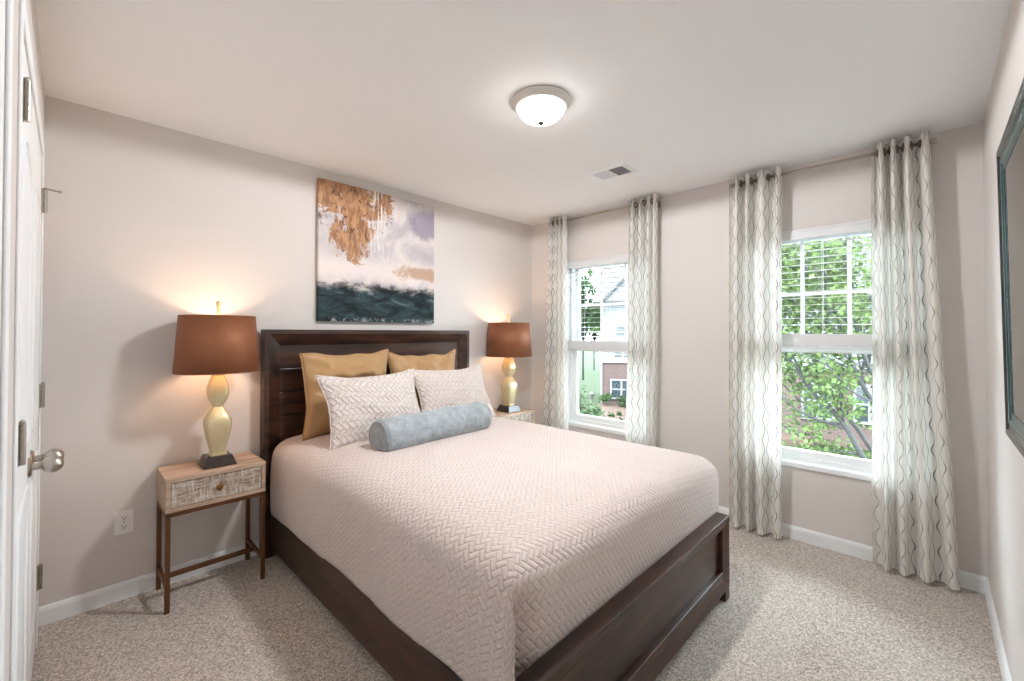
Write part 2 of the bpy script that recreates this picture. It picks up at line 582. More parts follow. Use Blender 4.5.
def baseboard(name, p0, p1, nrm, label):
    p0, p1, nrm = Vector(p0), Vector(p1), Vector(nrm)
    rs = [[p + nrm * a + Vector((0, 0, b)) for a, b in BBP] for p in (p0, p1)]
    struct(MB().rings(rs).build(name, 'white_trim'), label, 'baseboard')


baseboard('baseboard_headboard', (XD, 0, 0), (0, 0, 0), (0, -1, 0), 'white baseboard along the wall behind the bed')
baseboard('baseboard_window', (0, YC, 0), (0, 0, 0), (-1, 0, 0), 'white baseboard under the two windows')
baseboard('baseboard_right', (XD, YC, 0), (0, YC, 0), (0, 1, 0), 'white baseboard along the right wall')

# ------------------------------------------------------------------ doors of the left wall


def casing(name, y0, y1, label):
    b = MB()
    T0, T1, W = 0.003, 0.005, 0.066
    for (ya, yb) in ((y0 - W, y0), (y1, y1 + W)):
        b.box(XD, XD + T1, ya, yb, 0, DH + W)
    b.box(XD, XD + T1, y0, y1, DH, DH + W)
    return struct(b.build(name, 'white_trim', bevel=0.002), label, 'door casing')


casing('trim_1', CL0, CL1, 'white casing around the closed pair of closet doors')
casing('trim_2', EN0, EN1, 'white casing at the very left edge of the photo')


def arch_loop(y0, y1, z0, z1, rise):
    pts = [(y0, z0), (y1, z0), (y1, z1 - rise)]
    for k in range(1, 12):
        t = k / 12
        yy = y1 + (y0 - y1) * t
        pts.append((yy, z1 - rise + rise * math.sin(PI * t) ** 0.8))
    pts.append((y0, z1 - rise))
    return pts


def door(name, y0, y1, knob_y, hinge_y, label, stop=False):
    g = 0.0004
    r = MB().box(XD - 0.037, XD - 0.001, y0 + g, y1 - g, 0.012, DH - g)
    o = r.build(name, 'white_trim', bevel=0.002)
    struct(o, label, 'door')
    mb = MB()
    st = 0.10
    for (z0, z1, rise) in ((0.2, 0.86, 0.0), (1.0, 1.88, 0.07)):
        lp = arch_loop(y0 + st, y1 - st, z0, z1, rise)
        for (ins, rad) in ((0.0, 0.0065), (0.026, 0.004)):
            cy, cz = (y0 + y1) / 2, (z0 + z1) / 2
            q = [(XD - 0.003, cy + (a - cy) * (1 - ins / max(0.05, (y1 - y0) / 2 - st)), cz + (b - cz) * (1 - ins / ((z1 - z0) / 2))) for a, b in lp]
            mb.tube(q + [q[0]], rad, 6, cap=False)
    mb.build('panel_moulding', 'white_trim', o, smooth=True)
    if knob_y is not None:
        kn = MB().lathe([(0.0, 0.0), (0.032, 0.0), (0.032, 0.004), (0.026, 0.010), (0.012, 0.012)], (XD - 0.003, knob_y, 0.905), 28, 'x')
        k = kn.build('knob_rose', 'nickel', o, auto=40)
        MB().lathe([(0.011, 0.010), (0.011, 0.028), (0.0135, 0.030), (0.0135, 0.033), (0.018, 0.036), (0.0245, 0.044), (0.0275, 0.054), (0.0265, 0.065), (0.021, 0.075), (0.013, 0.081), (0.0, 0.083)],
                   (XD - 0.003, knob_y, 0.905), 28, 'x').build('knob', 'nickel', k, auto=50)
    if hinge_y is not None:
        sgn = 1 if hinge_y > (y0 + y1) / 2 else -1
        for hz in (0.30, 1.07, 1.905):
            hb = MB()
            hb.box(XD - 0.004, XD + 0.006, hinge_y - 0.014, hinge_y + 0.012, hz - 0.05, hz + 0.05)
            for s in range(5):
                hb.lathe([(0.0, 0.0), (0.0068, 0.0), (0.0068, 0.0192), (0.0, 0.0192)], (XD + 0.011, hinge_y, hz - 0.05 + s * 0.02), 12)
            hb.lathe([(0.0, 0), (0.005, 0), (0.006, 0.004), (0.003, 0.008), (0, 0.009)], (XD + 0.011, hinge_y, hz + 0.05), 10)
            h = hb.build('hinge', 'dull_nickel', o)
            sl = MB()
            for zz in (hz + 0.020, hz - 0.020):
                sl.box(XD + 0.0055, XD + 0.0065, hinge_y - sgn * 0.012, hinge_y - sgn * 0.006, zz - 0.005, zz + 0.005)
            sl.build('screw', 'slot_dark', h)
            if stop and hz > 1.8:
                st_ = MB().tube([(XD + 0.006, hinge_y, hz + 0.05), (XD + 0.02, hinge_y - 0.01, hz + 0.05), (XD + 0.055, hinge_y - 0.02, hz + 0.044)], 0.004, 8)
                st_.lathe([(0.0, 0), (0.007, 0), (0.007, 0.008), (0, 0.008)], (XD + 0.055, hinge_y - 0.02, hz + 0.04), 10)
                st_.build('door_stop', 'dull_nickel', h, smooth=True)
    return o


CM = (CL0 + CL1) / 2
door('door_1', CL0, CM, CM - 0.062, CL0 + 0.004, 'white panelled closet door nearest the camera, egg shaped nickel knob in front')
door('door_2', CM, CL1, CM + 0.062, CL1 - 0.004, 'white panelled closet door nearer the nightstand, with hinge stop at its top hinge', stop=True)
door('door_3', EN0, EN1, None, None, 'white panelled entry door outside the left edge of the photo')

# ------------------------------------------------------------------ windows


def window(name, y0, y1, label):
    root = thing(name, label, 'window', (0, (y0 + y1) / 2, WZ0), kind='structure')
    hw = (y1 - y0) / 2
    hh = WZ1 - WZ0

    def fr(nm, ya, yb, za, zb, o, xa, xb, parent=root, mat='vinyl', bev=0.004):
        return MB().frame(ya, yb, za, zb, [(0, xa), (o, xa), (o, xb), (0, xb)], plane='yz').build(nm, mat, parent, bevel=bev)
    fr('window_frame', -hw, hw, 0, hh, 0.028, 0.05, 0.145)
    mid = 0.735
    up = fr('upper_sash', -hw + 0.028, hw - 0.028, mid - 0.02, hh - 0.028, 0.038, 0.105, 0.135)
    lo = fr('lower_sash', -hw + 0.028, hw - 0.028, 0.028, mid + 0.02, 0.042, 0.065, 0.10)
    a, b = -hw + 0.066, hw - 0.066
    za, zb = mid + 0.018, hh - 0.066
    MB().box(0.118, 0.121, a, b, za, zb).build('glass_pane', 'window_glass', up)
    MB().box(0.080, 0.083, a, b, 0.07, mid - 0.022).build('glass_pane', 'window_glass', lo)
    g = MB()
    for k in (1, 2):
        yy = a + (b - a) * k / 3
        g.box(0.109, 0.117, yy - 0.011, yy + 0.011, za, zb)
    zz = (za + zb) / 2
    g.box(0.1095, 0.1165, a, b, zz - 0.011, zz + 0.011)
    g.build('muntin_grid', 'vinyl', up)
    lk = MB().box(0.068, 0.100, -0.03, 0.03, mid + 0.02, mid + 0.03)
    lk.lathe([(0.0, 0), (0.012, 0), (0.012, 0.012), (0, 0.014)], (0.084, 0, mid + 0.03), 12)
    lk.build('sash_lock', 'vinyl', lo)
    st = MB().box(-0.018, 0.06, -hw - 0.0, hw + 0.0, -0.032, 0.002)
    st.build('window_stool', 'white_trim', root, bevel=0.005)
    # white liner of the reveal
    ln = MB().box(0.001, 0.05, -hw, -hw + 0.004, 0.002, hh).box(0.001, 0.05, hw - 0.004, hw, 0.002, hh).box(0.001, 0.05, -hw, hw, hh - 0.004, hh)
    ln.build('reveal_liner', 'white_trim', root)
    return root


window('window_1', *WIN[0], 'white double hung window beside the far bedside lamp')
window('window_2', *WIN[1], 'white double hung window near the right corner, with branches outside')


def blind(y0, y1, zbot, label):
    yc = (y0 + y1) / 2
    hw = (y1 - y0) / 2 - 0.006
    r = thing('window_blind', label, 'blind', (0.027, yc, WZ1 - 0.06), group='white window blinds')
    hd = MB().box(-0.022, 0.022, -hw, hw, 0.012, 0.056)
    hd.build('headrail', 'blind_white', r, bevel=0.002)
    va = MB().box(-0.036, -0.026, -hw, hw, -0.008, 0.054)
    va.box(-0.040, -0.026, -hw, hw, 0.038, 0.054).box(-0.038, -0.026, -hw, hw, -0.008, 0.002)
    va.build('valance', 'blind_white', r, bevel=0.003)
    top = -0.02
    bot = zbot - (WZ1 - 0.06)
    stackh = 0.095
    sl = MB()
    z = top - 0.02
    while z > bot + stackh + 0.02:
        th = 0.04
        sl.obox((0, 0, z), (0.0235, 0, 0.0235 * th), (0, hw - 0.004, 0), (0, 0, 0.0014))
        z -= 0.0435
    k = 0
    while bot + 0.022 + k * 0.0042 < bot + stackh:
        sl.box(-0.0235, 0.0235, -hw + 0.004, hw - 0.004, bot + 0.022 + k * 0.0042, bot + 0.0261 + k * 0.0042)
        k += 1
    sl.build('slats', 'blind_white', r)
    MB().box(-0.025, 0.025, -hw + 0.003, hw - 0.003, bot, bot + 0.020).build('bottom_rail', 'blind_white', r, bevel=0.004)
    for s in (-0.62, 0.0, 0.62):
        c = MB()
        for xx in (-0.025, 0.025):
            c.tube([(xx, s * hw, 0.012), (xx, s * hw, bot + 0.01)], 0.0011, 5)
        c.build('ladder_cord', 'blind_white', r)
    return r


blind(*WIN[0], 1.172, 'white slatted blind half lowered in the window beside the far lamp')
blind(*WIN[1], 1.238, 'white slatted blind half lowered in the window near the right corner')

# daylight sampling portals in the two openings
for a, b in WIN:
    ld = bpy.data.lights.new('window_daylight', 'AREA')
    ld.shape = 'RECTANGLE'; ld.size = b - a; ld.size_y = WZ1 - WZ0
    ld.cycles.is_portal = True
    o = bpy.data.objects.new('window_daylight', ld); COL.objects.link(o)
    o.location = (0.17, (a + b) / 2, (WZ0 + WZ1) / 2)
    o.rotation_euler = Vector((-1, 0, 0)).to_track_quat('-Z', 'Z').to_euler()

# ------------------------------------------------------------------ curtains and rods
RX = -0.095


def rod(y0, y1, z, label):
    r = thing('curtain_rod', label, 'curtain rod', (0, (y0 + y1) / 2, z), group='curtain rods')
    h = (y1 - y0) / 2
    MB().tube([(RX, -h, 0), (RX, h, 0)], 0.0095, 14).build('rod', 'rod_metal', r, smooth=True)
    for s in (-1, 1):
        MB().lathe([(0.0, 0), (0.0105, 0), (0.0135, s * 0.006), (0.0135, s * 0.022), (0.009, s * 0.028), (0.0, s * 0.03)], (RX, s * h, 0), 16, 'y').build('finial', 'rod_metal', r, auto=40)
        bk = MB().box(-0.006, 0, s * (h - 0.03) - 0.012, s * (h - 0.03) + 0.012, -0.035, 0.025)
        bk.tube([(-0.004, s * (h - 0.03), -0.012), (RX + 0.01, s * (h - 0.03), -0.012)], 0.005, 8)
        bk.tube([(RX + 0.014, s * (h - 0.03), -0.010), (RX, s * (h - 0.03), -0.0135), (RX - 0.014, s * (h - 0.03), -0.006)], 0.004, 8)
        bk.build('bracket', 'rod_metal', r)
    return r


RZ1, RZ2 = 2.385, 2.368
rod(-1.398, -0.325, RZ1, 'thin brushed metal curtain rod above the window beside the far lamp')
rod(-2.932, -1.955, RZ2, 'thin brushed metal curtain rod above the window near the right corner')


def curtain(top, botm, zrod, nfold, amp, label, widths=None, zb=0.022, phase=0.0, flare_amp=1.0, seed=0):
    """grommet panel hung on a rod: top/botm are y ranges (from high y to low y)"""
    z_top = zrod + 0.045
    ncol = nfold * 26
    nrow = 60
    # widths of folds, uneven
    rnd = random.Random(seed)
    ws = widths or [1 + rnd.uniform(-0.35, 0.35) for _ in range(nfold * 2)]
    cs = np.cumsum([0] + list(ws)); cs = cs / cs[-1]
    yc = (top[0] + top[1]) / 2
    r = thing('curtain', label, 'curtain', (RX, yc, zrod), group='patterned curtain panels')
    b = MB()
    vs, uv, fs = [], [], []
    for i in range(nrow + 1):
        tz = i / nrow
        z = z_top + (zb - z_top) * tz
        arc = 0.0
        prev = None
        for j in range(ncol + 1):
            t = j / ncol
            kf = t * (len(ws))
            k = min(int(kf), len(ws) - 1)
            s = cs[k] + (cs[k + 1] - cs[k]) * (kf - k)
            s2 = s + 0.012 * math.sin(9 * s + 3 * tz + seed) * tz
            yt = top[0] + (top[1] - top[0]) * s
            yb = botm[0] + (botm[1] - botm[0]) * s2
            e = tz ** 1.25
            y = yt + (yb - yt) * e
            ph = kf * PI + phase
            sn = math.sin(ph)
            sn = math.copysign(abs(sn) ** 0.8, sn)
            A = amp * (1 + (flare_amp - 1) * tz) * (1 + 0.25 * nz(k * 1.7 + seed, tz * 2.0))
            x = A * sn + 0.012 * tz * nz(s * 3 + seed, tz * 2.2, 3)
            y += 0.010 * nz(s * 6 + seed, tz * 3) * tz
            if tz > 0.93: z2 = z + 0.006 * (tz - 0.93) / 0.07 * nz(s * 5, seed)
            else: z2 = z
            p = (x, y - yc, z2 - zrod)
            if i == 0 and prev is not None:
                arc += math.hypot(p[0] - prev[0], p[1] - prev[1])
            prev = p
            vs.append(p)
            uv.append((arc if i == 0 else uv[j][0], z))
    for i in range(nrow):
        for j in range(ncol):
            a = i * (ncol + 1) + j
            fs.append((a, a + 1, a + ncol + 2, a + ncol + 1))
    b.add(vs, fs, uv)
    b.build('fabric', 'curtain_fabric', r, smooth=True)
    # grommets where the fabric crosses the rod
    for k in range(1, len(ws)):
        ph0 = phase / PI
        kk = k - ph0
        kf = kk
        i0 = min(int(kf), len(ws) - 1)
        s = cs[i0] + (cs[i0 + 1] - cs[i0]) * (kf - i0)
        y = top[0] + (top[1] - top[0]) * s - yc
        slope = math.atan2(amp * PI * (1 if k % 2 == 0 else -1), (top[1] - top[0]) / len(ws))
        g = MB()
        rs = []
        ax = Vector((math.sin(slope), math.cos(slope), 0)); up = Vector((0, 0, 1)); nr = ax.cross(up)
        for q in range(20):
            a = 2 * PI * q / 20
            c_ = ax * math.cos(a) + up * math.sin(a)
            rs.append([Vector((0, y, 0)) + c_ * (0.020 + 0.0045 * math.cos(h * PI / 3)) + nr * 0.0035 * math.sin(h * PI / 3) for h in range(6)])
        rs.append(rs[0])
        g.rings(rs, cap=False).build('grommet', 'grommet_bronze', r, smooth=True)
    return r


curtain((-0.305, -0.520), (-0.195, -0.53), RZ1, 4, 0.042, 'white wavy lined curtain panel nearest the room corner, behind the far lamp', seed=3)
curtain((-1.150, -1.400), (-1.105, -1.385), RZ1, 4, 0.044, 'white wavy lined curtain panel on the right of the window beside the far lamp', seed=5)
curtain((-1.925, -2.245), (-1.915, -2.225), RZ2, 4, 0.046, 'white wavy lined curtain panel right behind the footboard corner', widths=[1, .8, .8, .8, .9, 1.6, 1.0, .9], seed=8)
curtain((-2.690, -2.935), (-2.680, -3.035), RZ2, 4, 0.046, 'white wavy lined curtain panel closest to the right wall, hem flared on the carpet', widths=[.9, .9, .7, .9, .8, 1, 1.1, 1.2], seed=11, flare_amp=0.8)

# ------------------------------------------------------------------ bed
bed = thing('bed', 'dark stained wooden queen bed frame with planked headboard and low footboard', 'bed', (-1.71, -1.1, 0))
BX0, BX1 = -2.50, -0.918          # headboard
OX, OY = -1.71, -1.1


def bmesh_part(b, name, mat, parent=bed, **kw):
    b.v = [(x - OX, y - OY, z) for x, y, z in b.v]
    return b.build(name, mat, parent, **kw)


hb = MB()
HZ = 1.36
prof = [(0, -0.030), (0, -0.100), (0.028, -0.100), (0.034, -0.096), (0.098, -0.066), (0.098, -0.030)]
hb.frame(BX0, BX1, 0.30, HZ, prof)
head = bmesh_part(hb, 'headboard', 'espresso_x', bevel=0.0025)
pn = MB()
nb_ = 6
z0, z1 = 0.39, HZ - 0.095
for k in range(nb_):
    a = z0 + (z1 - z0) * k / nb_
    b_ = z0 + (z1 - z0) * (k + 1) / nb_
    pn.box(BX0 + 0.095, BX1 - 0.095, -0.062, -0.036, a + 0.0015, b_ - 0.0015)
pn.box(BX0 + 0.095, BX1 - 0.095, -0.040, -0.034, z0, z1)
bmesh_part(pn, 'headboard_plank_panel', 'espresso_x', head, bevel=0.003)
for s in (0, 1):
    xa = BX0 if s == 0 else BX1 - 0.07
    bmesh_part(MB().box(xa, xa + 0.07, -0.099, -0.031, 0, 0.302), 'headboard_leg', 'espresso_z', bevel=0.003)
# footboard
FX0, FX1 = -2.462, -0.960
FY0, FY1 = -2.190, -2.128       # front face, back face
FZ = 0.415
t = 0.062
fb = MB()
fb.frame(FX0, FX1, 0.055, FZ, [(0, FY1), (0, FY0), (0.010, FY0), (0.058, FY0 + 0.014), (0.058, FY1)])
foot = bmesh_part(fb, 'footboard', 'espresso_x', bevel=0.0025)
bmesh_part(MB().box(FX0 + 0.05, FX1 - 0.05, FY0 + 0.034, FY1 - 0.004, 0.06, FZ - 0.05), 'footboard_panel', 'espresso_x', foot)
bmesh_part(MB().box(FX0 + 0.058, FX1 - 0.058, FY0 + 0.012, FY0 + 0.036, 0.055, 0.145), 'footboard_lower_rail', 'espresso_x', foot, bevel=0.003)
for s in (0, 1):
    xa = FX0 if s == 0 else FX1 - 0.058
    bmesh_part(MB().box(xa, xa + 0.058, FY0 + 0.001, FY1 - 0.001, 0, 0.058), 'footboard_leg', 'espresso_z', bevel=0.002)
for s in (0, 1):
    xa = FX0 + 0.004 if s == 0 else FX1 - 0.034
    rl = MB().box(xa, xa + 0.030, FY1, -0.098, 0.055, 0.272)
    bmesh_part(rl, 'side_rail', 'espresso_y', bevel=0.003)
sl = MB()
for k in range(11):
    yy = -0.25 - k * 0.178
    sl.box(FX0 + 0.034, FX1 - 0.034, yy - 0.04, yy + 0.04, 0.20, 0.22)
bmesh_part(sl, 'bed_slats', 'mango_wood')

mt = MB().box(-2.405, -1.005, -2.07, -0.11, 0.221, 0.645)
tag(mt.build('mattress', 'mattress_ticking', bevel=0.07, seg=4), 'pale mattress under the quilt, glimpsed at the folded quilt corner', 'mattress')

# quilt: one draped sheet, cut at the foot corners so that the side flaps hang free
ZT = 0.692


def arcpath(lo, hi, r, drop, bulge, n_top, n_drop, n_arc=8, both=True):
    """list of (coordinate, drop, arclength) from the left hem over the top to the right hem"""
    side = []
    for k in range(n_drop):
        q = k / n_drop
        side.append((lo + bulge * 0.0 - bulge * math.sin(PI * q * 0.9) + 0.004 * (1 - q), drop - (drop - r) * q))
    for k in range(n_arc):
        a = PI / 2 * k / n_arc
        side.append((lo + r - r * math.cos(a), r - r * math.sin(a)))
    out = list(side)
    xa, xb = lo + r, hi - r
    if both:
        for k in range(n_top + 1):
            out.append((xa + (xb - xa) * k / n_top, 0.0))
        out += [(lo + hi - x, d) for x, d in reversed(side)]
    else:
        for k in range(n_top + 1):
            out.append((xa + (hi - xa) * k / n_top, 0.0))
    res, L = [], 0.0
    for i, (x, d) in enumerate(out):
        if i: L += math.hypot(x - out[i - 1][0], d - out[i - 1][1])
        res.append((x, d, L))
    return res


ax = arcpath(-2.458, -0.905, 0.105, 0.425, 0.006, 60, 20)
ay = arcpath(-2.118, -0.115, 0.105, 0.405, 0.004, 80, 18, both=False)       # first entries are the foot drop
vs, uv, idx = [], [], {}
sm = lambda a, b, x: (lambda q: q * q * (3 - 2 * q))(min(1, max(0, (x - a) / (b - a))))
for j, (y, dy, ly) in enumerate(ay):
    for i, (x, dx, lx) in enumerate(ax):
        D = (dx ** 3.2 + dy ** 3.2) ** (1 / 3.2) if (dx > 0 and dy > 0) else max(dx, dy)
        X, Y = x, y
        inner = sm(-2.45, -2.2, x) * sm(-0.95, -1.2, x)
        z = ZT - D + 0.022 * inner * sm(-2.1, -1.7, y)
        top = 1 if D < 0.02 else 0
        z += 0.007 * nz(x * 2.6, y * 2.6) * (1 - sm(0, 0.1, D)) + 0.003 * nz(x * 8, y * 7)
        if dx > 0.06:
            sgn = -1 if x < -1.7 else 1
            X += sgn * 0.012 * nz(y * 3.3, dx * 4, 5) * sm(0.06, 0.3, dx)
            X += sgn * 0.004 * nz(y * 9, dx * 6, 9)
            endw = sm(-1.95, -2.10, y)
            Y -= (0.010 if sgn < 0 else -0.01) * endw * sm(0.05, 0.16, dx)
            X += (-0.010 if sgn < 0 else -0.012) * endw * sm(0.05, 0.2, dx)
        if dy > 0.06 and dx <= 0.06:
            Y += (0.004 + 0.006 * nz(x * 4, dy * 5, 2)) * sm(0.06, 0.25, dy)
        if dy > 0.05:
            Y += 0.055 * sm(0.05, 0.15, dy) * (1 - sm(-2.45, -2.34, x)) * (1 if dx <= 0.1055 else 0)
        vs.append((X - OX, Y - OY, z)); uv.append((lx, ly)); idx[(j, i)] = len(vs) - 1
fs = []
R0 = 0.1055
for j in range(len(ay) - 1):
    for i in range(len(ax) - 1):
        if max(ay[j][1], ay[j + 1][1]) > R0 and max(ax[i][1], ax[i + 1][1]) > R0:
            continue
        fs.append((idx[(j, i)], idx[(j, i + 1)], idx[(j + 1, i + 1)], idx[(j + 1, i)]))
qb = MB(); qb.add(vs, fs, uv)
q = qb.build('quilt', 'quilt_fabric', smooth=True, solid=0.008)
q.location = (OX, OY, 0)
tag(q, 'pale blush quilted bedspread in a herringbone stitch draped over the bed', 'quilt')


# ------------------------------------------------------------------ pillows
def pillow(name, w_, h_, t_, mat, loc, lean, rz, label, cat, group, seed=0, pinch=0.07, flange=0.0, sag=0.0, droop=0.0):
    b = MB()
    n_ = 36
    ids = {}
    vs, uv, fs = [], [], []
    for side in (1, -1):
        for i in range(n_ + 1):
            for j in range(n_ + 1):
                u, v = -1 + 2 * i / n_, -1 + 2 * j / n_
                edge = i in (0, n_) or j in (0, n_)
                if side == -1 and edge:
                    ids[(side, i, j)] = ids[(1, i, j)]; continue
                pr = ((1 - abs(u) ** 2.4) * (1 - abs(v) ** 2.4)) ** 0.62
                if edge: pr = 0
                x = u * w_ / 2 * (1 - pinch * (1 - v * v))
                z = v * h_ / 2 * (1 - pinch * 1.2 * (1 - u * u))
                y = -side * t_ / 2 * pr
                y += 0.012 * nz(u * 2.2 + seed, v * 2.2, side) * (0.3 + pr)
                y += 0.006 * nz(u * 5 + seed, v * 5, side + 4)
                z += 0.010 * nz(u * 1.6 + seed, 2.0 + v, 1)
                x += 0.007 * nz(2.0 + u, v * 1.8 + seed, 2)
                if v > 0.55:                      # soft top edge falls forward
                    y -= droop * (v - 0.55) ** 1.3 * (1 - 0.5 * abs(u))
                if droop:
                    y -= 0.045 * math.exp(-((v - 0.42 - 0.10 * math.sin(2.2 * u + seed)) / 0.13) ** 2) * (1 - u * u)
                    y += 0.032 * pr * nz(u * 3.2 + seed, v * 2.4, 7) + 0.016 * pr * nz(u * 8 + v * 5, v * 7 + seed, 3)
                    z += 0.016 * nz(u * 2.4 + seed, 5, v) * max(0, v)
                y -= sag * max(0, v) ** 2
                ids[(side, i, j)] = len(vs)
                vs.append((x, y, z + h_ / 2)); uv.append((u * w_ / 2 + 1, v * h_ / 2 + 1))
        for i in range(n_):
            for j in range(n_):
                fs.append((ids[(side, i, j)], ids[(side, i + 1, j)], ids[(side, i + 1, j + 1)], ids[(side, i, j + 1)]))
    b.add(vs, fs, uv)
    r = b.build(name, mat, smooth=True)
    r.location = loc
    r.rotation_euler = (lean, 0, rz)
    tag(r, label, cat, group)
    # piped edge
    p = MB()
    path = []
    for i in range(n_): path.append(vs[ids[(1, i, 0)]])
    for j in range(n_): path.append(vs[ids[(1, n_, j)]])
    for i in range(n_, 0, -1): path.append(vs[ids[(1, i, n_)]])
    for j in range(n_, 0, -1): path.append(vs[ids[(1, 0, j)]])
    p.tube(path + [path[0]], 0.0035, 6, cap=False)
    p.build('piped_seam', mat, r, smooth=True)
    return r


PG = 'gold pillows against the headboard'
pillow('pillow', 0.60, 0.53, 0.15, 'gold_fabric', (-2.04, -0.265, 0.698), math.radians(-8), 0.02, 'gold satin pillow on the left, propped against the headboard behind a quilted sham', 'pillow', PG, seed=1, droop=0.05, pinch=0.10)
pillow('pillow', 0.60, 0.52, 0.15, 'gold_fabric', (-1.445, -0.255, 0.682), math.radians(-8), -0.02, 'gold satin pillow on the right, mostly hidden behind the right quilted sham', 'pillow', PG, seed=4, droop=0.04, pinch=0.10)
PW = 'quilted shams'
pillow('pillow_sham', 0.655, 0.435, 0.15, 'sham_fabric', (-2.00, -0.605, 0.700), math.radians(-25), 0.02, 'blush quilted sham on the left side of the bed, in front of a gold pillow', 'pillow', PW, seed=7, pinch=0.12)
pillow('pillow_sham', 0.655, 0.435, 0.15, 'sham_fabric', (-1.385, -0.585, 0.700), math.radians(-25), -0.02, 'blush quilted sham on the right side, toward the window, half behind the bolster', 'pillow', PW, seed=9, pinch=0.12)

# bolster
bo = MB()
Lb, rb = 0.78, 0.097
rs = []
nseg = 44
prof = []
for k in range(7):
    a = PI / 2 * k / 6
    prof.append((-Lb / 2 + 0.03 - 0.03 * math.cos(a) - 0.0, rb - 0.03 + 0.03 * math.sin(a)))
for k in range(1, nseg):
    prof.append((-Lb / 2 + 0.03 + (Lb - 0.06) * k / nseg, rb))
for k in range(7):
    a = PI / 2 * (1 - k / 6)
    prof.append((Lb / 2 - 0.03 + 0.03 * math.cos(a), rb - 0.03 + 0.03 * math.sin(a)))
prof = [(-Lb / 2 + 0.006, 0.002), (-Lb / 2, rb * 0.3)] + prof + [(Lb / 2, rb * 0.3), (Lb / 2 - 0.006, 0.002)]
for xx, rr in prof:
    ring = []
    for k in range(40):
        a = 2 * PI * k / 40
        rr2 = rr * (1 + 0.06 * nz(xx * 9, math.cos(a) * 1.4, math.sin(a) * 1.4) + 0.045 * nz(xx * 20, 3 * math.cos(a), 3 * math.sin(a)))
        zz = rr2 * math.sin(a)
        if zz < -0.075: zz = -0.075 - (abs(zz) - 0.075) * 0.25
        ring.append((xx, rr2 * math.cos(a) * 1.04, zz))
    rs.append(ring)
bo.rings(rs)
bol = bo.build('bolster', 'grey_velvet', smooth=True)
bol.location = (-1.770, -0.800, 0.784)
bol.rotation_euler = (0, math.radians(-0.5), math.radians(3))
tag(bol, 'grey blue velvet bolster lying in front of the quilted shams', 'bolster')
for s in (-1, 1):
    MB().tube([(s * (Lb / 2 - 0.004), (rb - 0.012) * math.cos(a * PI / 20) * 1.04, max(-0.078, (rb - 0.012) * math.sin(a * PI / 20))) for a in range(41)], 0.003, 6, cap=False).build('end_seam', 'grey_velvet', bol, smooth=True)

# ------------------------------------------------------------------ nightstands
NW, ND, NT_, NB = 0.43, 0.30, 0.636, 0.474


def nightstand(loc, label):
    r = thing('nightstand', label, 'nightstand', loc, group='nightstands beside the bed')
    w2, d2 = NW / 2, ND / 2
    c = MB()
    tk = 0.020
    c.box(-w2, w2, -d2, d2, NT_ - tk, NT_)
    c.box(-w2, w2, -d2, d2, NB, NB + tk)
    c.box(-w2, -w2 + tk, -d2, d2, NB + tk, NT_ - tk)
    c.box(w2 - tk, w2, -d2, d2, NB + tk, NT_ - tk)
    c.box(-w2 + tk, w2 - tk, d2 - 0.012, d2, NB + tk, NT_ - tk)
    c.build('cabinet_box', 'mango_wood', r, bevel=0.002)
    dr = MB().box(-w2 + tk + 0.002, w2 - tk - 0.002, -d2 + 0.004, d2 - 0.02, NB + tk + 0.002, NT_ - tk - 0.002)
    dro = dr.build('drawer', 'whitewashed_wood', r, bevel=0.0015)
    kn = MB().lathe([(0.0, 0.004), (0.006, 0.002), (0.006, -0.008), (0.015, -0.011), (0.016, -0.017), (0.011, -0.020), (0.0, -0.021)], (0, -d2 + 0.004, (NB + NT_) / 2 - 0.002), 20, 'y')
    kn.build('knob', 'brass_knob', dro, auto=50)
    a = 0.020
    ap = MB()
    ap.box(-w2, w2, -d2, -d2 + a, NB - a, NB).box(-w2, w2, d2 - a, d2, NB - a, NB)
    ap.box(-w2, -w2 + a, -d2, d2, NB - a, NB).box(w2 - a, w2, -d2, d2, NB - a, NB)
    ap.build('frame_apron', 'bronze_leg', r)
    for sx in (-1, 1):
        for sy in (-1, 1):
            xa = -w2 if sx < 0 else w2 - a
            ya = -d2 if sy < 0 else d2 - a
            MB().box(xa, xa + a, ya, ya + a, 0, NB - a).build('leg', 'bronze_leg', r, bevel=0.0015)
        xa = -w2 if sx < 0 else w2 - a
        MB().box(xa + 0.002, xa + a - 0.002, -d2 + a, d2 - a, 0.105, 0.125).build('side_stretcher', 'bronze_leg', r)
    MB().box(-w2 + a, w2 - a, -0.010, 0.010, 0.105, 0.125).build('long_stretcher', 'bronze_leg', r)
    return r


ns1 = nightstand((-2.765, -0.166, 0), 'small wooden nightstand with whitewashed drawer and metal legs, between closet and bed')
ns2 = copy_tree(ns1)
ns2.location = (-0.535, -0.166, 0)
ns2['label'] = 'nightstand beyond the bed by the window, only its top corner showing past the quilt'


